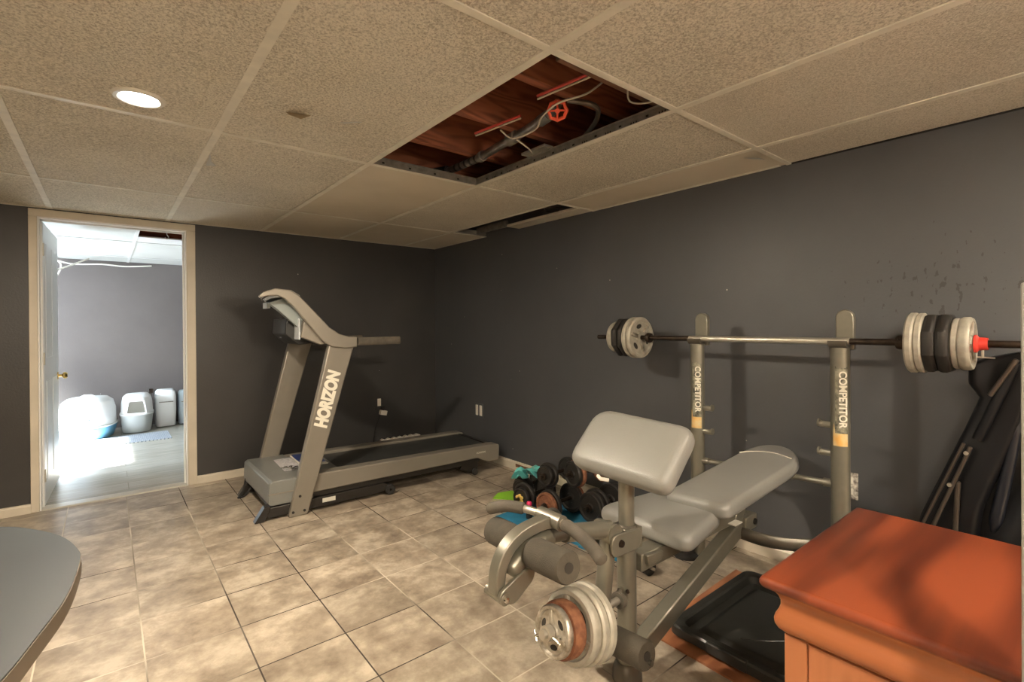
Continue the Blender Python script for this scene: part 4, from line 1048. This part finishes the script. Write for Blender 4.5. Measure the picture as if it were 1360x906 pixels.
# plates on the peg
GP = 'weight plates on the bench leg lever'
def peg(d): return tuple(pb+pd*d)
plate('weight_plate', .110, .030, 'round', 'plate_grey', peg(.040), pd, 'largest cream grey plate, innermost on the bench lever peg', GP)
plate('weight_plate', .108, .028, 'round', 'plate_grey', peg(.070), pd, 'second large cream grey plate from the inside of the lever peg', GP)
plate('weight_plate', .102, .034, 'round', 'plate_grey', peg(.102), pd, 'chipped grey plate directly behind the rusty plate on the lever peg', GP, (1,))
plate('weight_plate', .077, .044, 'round', 'rust', peg(.142), pd, 'rusty brown plate on the bench lever peg', GP)
plate('weight_plate', .069, .022, 'round', 'plate_chip', peg(.176), pd, 'small silver grey front plate with slots on the lever peg', GP, (1,))
sc = thing('star_collar', peg(.192), 'chrome star collar clamped in front of the lever peg plates', 'collar')
mt = axis_mtx((0, 0, 0), pd)
MB().lathe([(.0135, 0), (.021, 0), (.021, .02), (.0135, .02)], 16, closed=True, mtx=mt).build('collar_body', M['bar_silver'], sc)
for a in (2.1, 4.6): mb = MB(); mb.tube([(.018*math.cos(a), .018*math.sin(a), .01), (.052*math.cos(a), .052*math.sin(a), .01)], .0045, 8, mtx=mt); mb.tube([(.05*math.cos(a)-.014*math.sin(a), .05*math.sin(a)+.014*math.cos(a), .01), (.05*math.cos(a)+.014*math.sin(a), .05*math.sin(a)-.014*math.cos(a), .01)], .004, 8, mtx=mt); mb.build('wing_screw', M['chrome'], sc)

# ------------------------------------------------------------------ dumbbells on a foam mat
def puzzle_tile(c, lb):
    pts = []; n = 6
    for i in range(4):
        a = Vector(c[i]); b_ = Vector(c[(i+1) % 4]); d = (b_-a)/n; nrm = Vector((d.y, -d.x)).normalized()*.014
        for k in range(n):
            q = a+d*k; o_ = nrm if k % 2 == 0 else Vector((0, 0))
            pts.append(tuple(q+o_)); pts.append(tuple(q+d+o_))
    o = MB().prism(pts, .0, .012, 'z').build('foam_mat', M['blue'], smooth=False)
    return tag(o, lb, 'foam mat', 'blue foam puzzle mats')
puzzle_tile([(-.68, -2.35), (-.20, -2.34), (-.22, -1.92), (-.72, -1.93)], 'blue foam puzzle mat under the left dumbbells')
puzzle_tile([(-.61, -2.77), (-.24, -2.62), (-.22, -2.375), (-.64, -2.385)], 'blue foam puzzle mat nearest the bench posts')
def dumbbell(name, loc, direc, label, R=(.085, .07), m1='black_iron', face='black_iron', L=.34, n=2, star=None, spin=0, th=.028):
    t = thing(name, (0, 0, 0), label, 'dumbbell', 0, 'dumbbells piled on the blue mats')
    t.matrix_world = axis_mtx(loc, direc) @ Matrix.Rotation(spin, 4, 'Z')
    MB().tube([(0, 0, -L/2), (0, 0, L/2)], .0115, 14).build('handle', M['bar_dark'], t)
    for s_ in (-1, 1):
        z = s_*(L/2-.035-th*n)
        for q in range(n):
            r = R[min(q, len(R)-1)]
            mm = face if q == n-1 else m1
            o = plate_bm(r, th-.002, 'round').build('plate', M[mm], t); o.location = (0, 0, z+s_*(th*(q+.5)))
        MB().lathe([(.012, 0), (.022, 0), (.022, .012), (.012, .012)], 14, closed=True, mtx=Matrix.Translation((0, 0, z+s_*th*n-(0 if s_ > 0 else .012)))).build('collar', M[star] if (star and s_ < 0) else M['bar_dark'], t)
        if star and s_ < 0:
            mb = MB()
            for kk in range(6): a = kk*PI/3; mb.lathe([(0, 0), (.009, 0), (.009, .012), (0, .012)], 10, mtx=Matrix.Translation((.020*math.cos(a), .020*math.sin(a), z-th*n-.012)))
            mb.build('star_nut', M[star], t)
    return t
b = .012
DD = [((-.46, -1.98, b+.088), (1, .10, 0), 'black dumbbell with yellow star nut, leftmost of the pile', dict(R=(.086, .062), star='yellow')),
      ((-.33, -1.80, b+.078), (1, .25, 0), 'black dumbbell behind the teal bands at the left of the pile', dict(R=(.076, .060))),
      ((-.44, -2.185, b+.090), (1, .05, 0), 'dumbbell with rusty brown face in the middle of the pile', dict(R=(.088, .078), face='rust')),
      ((-.36, -2.085, b+.226), (1, .08, 0), 'black dumbbell lying on top between the yellow-nut and rusty-faced dumbbells', dict(R=(.075, .06))),
      ((-.28, -2.38, b+.098), (1, .02, 0), 'largest black dumbbell at the right of the pile', dict(R=(.096, .084), n=3)),
      ((-.29, -2.275, b+.262), (1, -.15, 0), 'black and rust dumbbell lying on top at the right of the pile', dict(R=(.080, .075), m1='rust', n=2)),
      ]
for loc, d, lb, kw in DD: dumbbell('dumbbell', loc, d, lb, **kw)
dumbbell('dumbbell', (-.63, -2.33, b+.058), (.55, 1, 0), 'small grey dumbbell in front of the rusty-faced one', R=(.056,), n=1, L=.22, face='tweb')
# magenta capped bottle standing between the dumbbells
t = thing('grip_handle', (-.600, -2.082, b), 'magenta topped hand grip standing between the two leftmost front dumbbells', 'hand grip')
MB().lathe([(0, 0), (.018, 0), (.018, .05), (.012, .06), (0, .06)], 16).build('grip_base', M['blackplastic'], t)
MB().lathe([(0, .06), (.014, .06), (.016, .065), (.016, .09), (.012, .096), (0, .096)], 16).build('cap', M['pink'], t)
# teal bands draped
t = thing('exercise_band', (-.45, -1.93, b+.18), 'teal exercise bands draped over the leftmost dumbbells', 'exercise band')
for a, w in (((-.05, .05, -.02), 0), ((0, 0, 0), 1), ((.03, -.03, .0), 2)):
    r = .032+.006*w
    pts = [(a[0]+r*math.cos(q*PI/8)*1.3, a[1]+r*math.sin(q*PI/8), a[2]+.03+.025*math.sin(q*PI/4+w)) for q in range(17)]
    MB().tube(pts, .020, 8, r2=.0016).build('band_loop', M['teal'], t)
MB().tube(smooth_path([(-.07, .07, -.01), (-.02, .03, .035), (.04, -.03, .03), (.05, -.06, -.03)], 5), .028, 8, r2=.002).build('band_strap', M['teal'], t)
pts = [(-.34, -1.72, b), (-.42, -1.66, b), (-.50, -1.68, b), (-.56, -1.76, b), (-.46, -1.83, b), (-.36, -1.80, b)]
tag(MB().prism([(-.30, -1.74), (-.36, -1.62), (-.46, -1.60), (-.55, -1.66), (-.50, -1.72), (-.53, -1.80), (-.40, -1.84)], .0, .004, 'z').build('resistance_band', M['green'], smooth=False), 'lime green flat band lying on the tiles beside the dumbbells', 'exercise band')
# ribbed wheel
t = thing('ab_roller', (-.60, -2.90, .034), 'small black ribbed roller on the floor behind the bench post', 'exercise roller')
mb = MB(); prof = []
for q in range(5): z = -.022+q*.011; prof += [(.034, z-.003), (.034, z+.003), (.029, z+.0055)]
mb.lathe([(.008, -.025)]+prof+[(.008, .028)], 24, closed=True, mtx=Matrix.Rotation(PI/2, 4, 'X') @ Matrix.Rotation(-.2, 4, 'Y')); mb.build('tyre', M['rubber'], t)
MB().tube([(0, -.045, 0), (0, .045, 0)], .007, 10).build('axle', M['bar_silver'], t)

# ------------------------------------------------------------------ tote lid on a board
tag(MB().prism([(-.965, -3.17), (-.26, -3.15), (-.34, -3.50), (-.34, -3.74), (-.975, -3.74)], .0, .006, 'z').build('wood_board', M['board'], smooth=False), 'thin reddish brown board lying flat on the tiles beneath the black lid', 'board')
t = thing('storage_lid', (-.615, -3.445, .0065), 'black plastic storage tote lid lying upside down on the brown board', 'lid', math.radians(0))
lw, ld = .31, .225
def rr(ix, iy, z, r): return [(p[0], p[1], z) for p in rounded_poly([(-ix, -iy), (ix, -iy), (ix, iy), (-ix, iy)], r, 6)]
rings = [rr(lw-.02, ld-.02, 0, .04), rr(lw, ld, .012, .05), rr(lw, ld, .040, .05), rr(lw-.006, ld-.006, .046, .05), rr(lw-.03, ld-.03, .046, .045), rr(lw-.038, ld-.038, .040, .04), rr(lw-.045, ld-.045, .016, .035), rr(lw-.085, ld-.075, .014, .03), rr(lw-.095, ld-.085, .022, .03), rr(lw-.11, ld-.10, .024, .02)]
n = len(rings[0]); vs = [v for r in rings for v in r]; fs = []
for j in range(len(rings)-1):
    for i in range(n): i2 = (i+1) % n; fs.append((j*n+i, j*n+i2, (j+1)*n+i2, (j+1)*n+i))
fs.append(tuple(range(n))[::-1]); fs.append(tuple((len(rings)-1)*n+i for i in range(n)))
MB().add(vs, fs).build('lid_panel', M['lidplastic'], t)
MB().tube([(-lw+.14, .02, .0242), (-lw+.20, -.05, .0242), (-.02, -.12, .0242), (.08, -.12, .0242)], .003, 8).build('raised_line', M['lidplastic'], t)
for x0 in (-lw-.006,):
    MB().box((x0, -.07, .012), (x0+.02, .07, .049)).build('latch_lip', M['lidplastic'], t, bevel=.004)
MB().box((lw-.014, -.07, .012), (lw+.006, .07, .049)).build('latch_lip', M['lidplastic'], t, bevel=.004)

# ------------------------------------------------------------------ dresser
dz = .60
X0, X1, Y0, Y1 = -1.425, -.785, -4.62, -3.778
dr = thing('dresser', ((X0+X1)/2, (Y0+Y1)/2, 0), 'reddish cherry wood dresser with moulded top edge at the right', 'dresser')
hw, hd = (X1-X0)/2, (Y1-Y0)/2
def rect_loft(prof, r=.012, n=4):
    vs = []; fs = []; k = None
    for off, z in prof:
        p = rounded_poly([(-hw-off, -hd-off), (hw+off, -hd-off), (hw+off, hd+off), (-hw-off, hd+off)], r, n); k = len(p)
        vs += [(a, c_, z) for a, c_ in p]
    for j in range(len(prof)-1):
        for i in range(k): i2 = (i+1) % k; fs.append((j*k+i, j*k+i2, (j+1)*k+i2, (j+1)*k+i))
    fs.append(tuple(range(k))[::-1]); fs.append(tuple((len(prof)-1)*k+i for i in range(k)))
    return vs, fs
MB().add(*rect_loft([(-.010, dz-.024), (-.004, dz-.022), (.0, dz-.015), (.0, dz-.008), (-.003, dz-.002), (-.009, dz), (-.014, dz), (-.03, dz)])).build('top', M['dresser_top'], dr, angle=60)
prof = [(-.040, dz-.118), (-.034, dz-.116), (-.027, dz-.110), (-.022, dz-.100), (-.021, dz-.090), (-.023, dz-.080), (-.028, dz-.070), (-.031, dz-.060), (-.031, dz-.050), (-.027, dz-.040), (-.022, dz-.033), (-.019, dz-.030), (-.019, dz-.024), (-.012, dz-.0242)]
MB().add(*rect_loft(prof)).build('cornice', M['dresser_mould'], dr, angle=60)
MB().box((-hw+.048, -hd+.05, .03), (hw-.048, hd-.05, dz-.12)).build('carcass', M['dresser'], dr)
for sx in (-1, 1):
    for sy in (-1, 1):
        x = sx*(hw-.060); y = sy*(hd-.060)
        MB().box((x-.02, y-.022, 0), (x+.02, y+.022, dz-.122)).build('corner_post', M['dresser'], dr, bevel=.002)
MB().box((-hw+.042, -hd+.083, .08), (-hw+.050, hd-.085, dz-.125)).build('side_panel', M['dresser'], dr, bevel=.001)
for z0 in (.09, .28):
    d_ = MB().box((hw-.052, -hd+.085, z0), (hw-.036, hd-.085, z0+.17)).build('drawer', M['dresser'], dr, bevel=.003)
    MB().lathe([(0, 0), (.007, 0), (.007, .012), (.015, .018), (.012, .028), (0, .03)], 14, mtx=Matrix.Translation((hw-.036, 0, z0+.085)) @ Matrix.Rotation(PI/2, 4, 'Y')).build('knob', M['brass'], d_)
MB().box((-hw+.035, -hd+.035, .0), (hw-.035, hd-.035, .07)).build('plinth', M['dresser_mould'], dr, bevel=.004)

# ------------------------------------------------------------------ folded camp chair in black cloth
ch = thing('camping_chair', (-.20, -4.15, 0), 'folded black fabric camping chair leaning on the right wall behind the dresser', 'folding chair')
def C2(y, z): return (y+4.15, z)
def cloth(outline, x0, x1, seed, amp=.02):
    """thick cloth slab in the y-z plane with folds; outline polygon (y,z) resampled as a grid by rows"""
    zs = sorted(set(round(p[1], 3) for p in outline)); z0, z1 = min(zs), max(zs)
    nz, ny = 44, 30; rows = []
    for j in range(nz+1):
        z = z0+(z1-z0)*(.001+.998*j/nz); xs = []
        k = len(outline)
        for i in range(k):
            a = outline[i]; b_ = outline[(i+1) % k]
            if (a[1]-z)*(b_[1]-z) < 0: xs.append(a[0]+(b_[0]-a[0])*(z-a[1])/(b_[1]-a[1]))
        rows.append((z, min(xs), max(xs)))
    vs = []; fs = []
    for sgn in (0, 1):
        for z, ya, yb in rows:
            for i in range(ny+1):
                u = i/ny; y = ya+(yb-ya)*u
                e = min(1, 6*min(u, 1-u)); e = math.sqrt(max(0, 1-(1-e)**2))
                f = abs(math.sin((y*17+z*6+seed)+1.3*noise.noise(Vector((y*3, z*3, seed)))))
                f2 = noise.noise(Vector((y*7, z*4, seed)))
                xm = (x0+x1)/2
                if sgn == 0: x = xm-(xm-x0)*e - amp*e*(f+.8*f2)
                else: x = xm+(x1-xm)*e
                vs.append((x, y, z))
    w = ny+1; K = (nz+1)*w
    for sgn in (0, 1):
        for j in range(nz):
            for i in range(ny):
                a = sgn*K+j*w+i; q = (a, a+1, a+w+1, a+w); fs.append(q if sgn else q[::-1])
    for i in range(ny): fs.append((i, i+1, K+i+1, K+i)); a = nz*w+i; fs.append((a, K+a, K+a+1, a+1))
    for j in range(nz): a = j*w; fs.append((a, K+a, K+a+w, a+w)); a = j*w+ny; fs.append((a, a+w, K+a+w, K+a))
    return MB().add(vs, fs)
main = [C2(*p) for p in [(-4.60, .02), (-4.60, 1.00), (-4.30, 1.04), (-4.14, 1.05), (-4.08, 1.04), (-4.05, .99), (-4.03, .90), (-3.985, .70), (-3.93, .45), (-3.90, .02)]]
cloth(main, .07, .165, 1.3, .045).build('seat_cloth', M['fabric'], ch, angle=80)
lean = [C2(*p) for p in [(-3.76, .02), (-3.74, .12), (-3.80, .42), (-3.93, .78), (-3.965, .88), (-3.935, .93), (-3.935, 1.0), (-3.985, 1.025), (-4.06, 1.045), (-4.12, 1.045), (-4.10, .90), (-4.05, .72), (-3.98, .5), (-3.92, .02)]]
cloth(lean, .035, .10, 4.2, .014).build('back_cloth', M['fabric'], ch, angle=80)
MB().tube([(.02, *C2(-3.965, .74)), (.01, *C2(-4.06, 1.01))], .015, 12).build('arm_sleeve', M['fabric'], ch)
for a, b_, r in (((.012, *C2(-3.815, .40)), (.012, *C2(-3.930, .72)), .0055), ((.004, *C2(-3.845, .40)), (.006, *C2(-3.948, .71)), .0065), ((.0, *C2(-4.00, .90)), (-.002, *C2(-4.062, 1.02)), .008), ((.02, *C2(-3.89, .0)), (.012, *C2(-3.915, .58)), .008), ((.05, *C2(-4.2, .0)), (.05, *C2(-4.25, .6)), .010)):
    MB().tube([a, b_], r, 12, capr=True).build('pole', M['pole'], ch)
for q, (y0, z0, ym, zm, y1, z1, r_) in enumerate(((-4.075, 1.03, -4.06, .80, -4.00, .42, .020), (-4.10, 1.03, -4.12, .75, -4.06, .30, .026), (-4.14, 1.02, -4.19, .72, -4.17, .22, .024), (-4.06, 1.02, -4.00, .86, -3.955, .60, .016), (-4.20, 1.01, -4.27, .70, -4.30, .25, .026))):
    MB().tube(smooth_path([(.055, *C2(y0, z0)), (.045, *C2(ym, zm)), (.050, *C2(y1, z1))], 6), [.006]+[r_*(.5+.5*k_/11) for k_ in range(11)]+[.008], 10, r2=[.005]+[r_*.8]*11+[.006]).build('cloth_fold', M['nylon'], ch, angle=80)
for c in ((-.004, *C2(-3.895, .57)), (.002, *C2(-3.938, .69))):
    MB().lathe([(0, -.005), (.007, -.005), (.007, .005), (0, .005)], 12, mtx=axis_mtx(c, (1, 0, 0))).build('rivet', M['bar_silver'], ch)

# ------------------------------------------------------------------ desk at the left edge and the canister on it
dk = thing('desk', (-3.0, -3.2, 0), 'dark grey rounded desk with brown edge at the left', 'desk')
tp = [(-3.60, -2.68), (-2.95, -2.70), (-2.79, -2.71), (-2.693, -2.75), (-2.642, -2.804), (-2.588, -2.897), (-2.558, -3.00), (-2.553, -3.068), (-2.564, -3.208), (-2.590, -3.324), (-2.62, -3.43), (-2.69, -3.59), (-2.81, -3.75), (-3.0, -3.87), (-3.30, -3.92), (-3.60, -3.92)]
sp_ = smooth_path([(a+3.0, c_+3.2, 0) for a, c_ in tp], 5); poly = [(p.x, p.y) for p in sp_]
MB().prism(poly, .690, .7175, 'z').build('edge_band', M['desk_edge'], dk, smooth=True, angle=50)
inn = [(p[0]-.0012*(1 if p[0] > 0 else 0), p[1]) for p in poly]
MB().prism(inn, .7176, .720, 'z').build('desk_top', M['desk_top'], dk, angle=50)
MB().box((.14, -.34, 0), (.19, .18, .69)).build('leg_panel', M['blackplastic'], dk, bevel=.003)
MB().box((.19, -.33, 0), (.225, -.28, .69)).build('leg_post', M['offwhite'], dk, bevel=.003)
MB().box((-.55, -.5, 0), (-.50, .4, .69)).build('leg_panel', M['blackplastic'], dk, bevel=.003)
t = thing('canister', (-2.745, -2.775, .720), 'cream rounded canister with black base ring on the desk corner', 'canister')
MB().lathe([(0, .006), (.044, .006), (.047, .012), (.047, .050), (.043, .068), (.032, .080), (.015, .086), (0, .087)], 32).build('body', M['cream'], t)
MB().lathe([(0, 0), (.043, 0), (.043, .007), (0, .007)], 32).build('base_ring', M['rubber'], t)

# ------------------------------------------------------------------ daylight in the far room
sun = bpy.data.lights.new('sun', 'SUN'); sun.energy = 130; sun.angle = math.radians(2.5); sun.color = (.92, .96, 1)
so_ = bpy.data.objects.new('sun', sun); COL.objects.link(so_); so_.location = (-8, 2.5, 4)
so_.rotation_euler = Vector((1.95, .25, -1.25)).to_track_quat('-Z', 'Y').to_euler()
lamp('window_daylight', 'AREA', (-4.47, 1.66, 1.19), 125, (.74, .87, 1), .42, (0, math.radians(-90), 0), sy=1.6)
def fill_pendant(x, y, e, lb):  # unseen hanging bulb, added as fill to brighten the ceiling
    t = thing('fill_bulb', (x, y, 1.5), lb, 'fill lamp')
    MB().lathe([(0, -.05), (.025, -.045), (.042, -.02), (.045, 0), (.038, .025), (.02, .05), (.018, .06), (0, .06)], 24).build('bulb', emit('fill_glow', (1, .85, .65), 8), t)
    MB().lathe([(.0, .06), (.02, .06), (.022, .10), (0, .105)], 16).build('socket', M['blackplastic'], t)
    MB().tube([(0, 0, .10), (0, 0, H-1.5)], .004, 8).build('cord', M['rubber'], t)
    lamp('fill_light', 'POINT', (x, y, 1.38), e, (1, .88, .72), .12)
fill_pendant(-1.55, -5.7, 46, 'added unseen fill bulb behind the viewer on the right')
fill_pendant(-3.7, -4.9, 24, 'added unseen fill bulb behind the viewer on the left')
wd = bpy.data.worlds.new('world'); SC.world = wd; wd.use_nodes = True
wd.node_tree.nodes['Background'].inputs[0].default_value = (.75, .87, 1, 1); wd.node_tree.nodes['Background'].inputs[1].default_value = 5

# ------------------------------------------------------------------ camera
f, pitch, roll, yaw = 657.42, .0036, -.0066, .6856
fw = Vector((math.sin(yaw)*math.cos(pitch), math.cos(yaw)*math.cos(pitch), -math.sin(pitch)))
rt = Vector((math.cos(yaw), -math.sin(yaw), 0)); upv = rt.cross(fw)
r2 = rt*math.cos(roll)+upv*math.sin(roll); u2 = -rt*math.sin(roll)+upv*math.cos(roll)
cd = bpy.data.cameras.new('camera'); cam = bpy.data.objects.new('camera', cd); COL.objects.link(cam)
cm = Matrix((r2, u2, -fw)).transposed().to_4x4(); cm.translation = Vector((-2.512, -4.272, 1.1471)); cam.matrix_world = cm
cd.sensor_width = 36; cd.lens = 36*f/1360; cd.clip_start = .02; cd.shift_y = -18.9/1360
SC.camera = cam
SC.view_settings.view_transform = 'Standard'; SC.view_settings.look = 'None'; SC.view_settings.gamma = 1; SC.view_settings.use_curve_mapping = False
SC.view_settings.exposure = .52
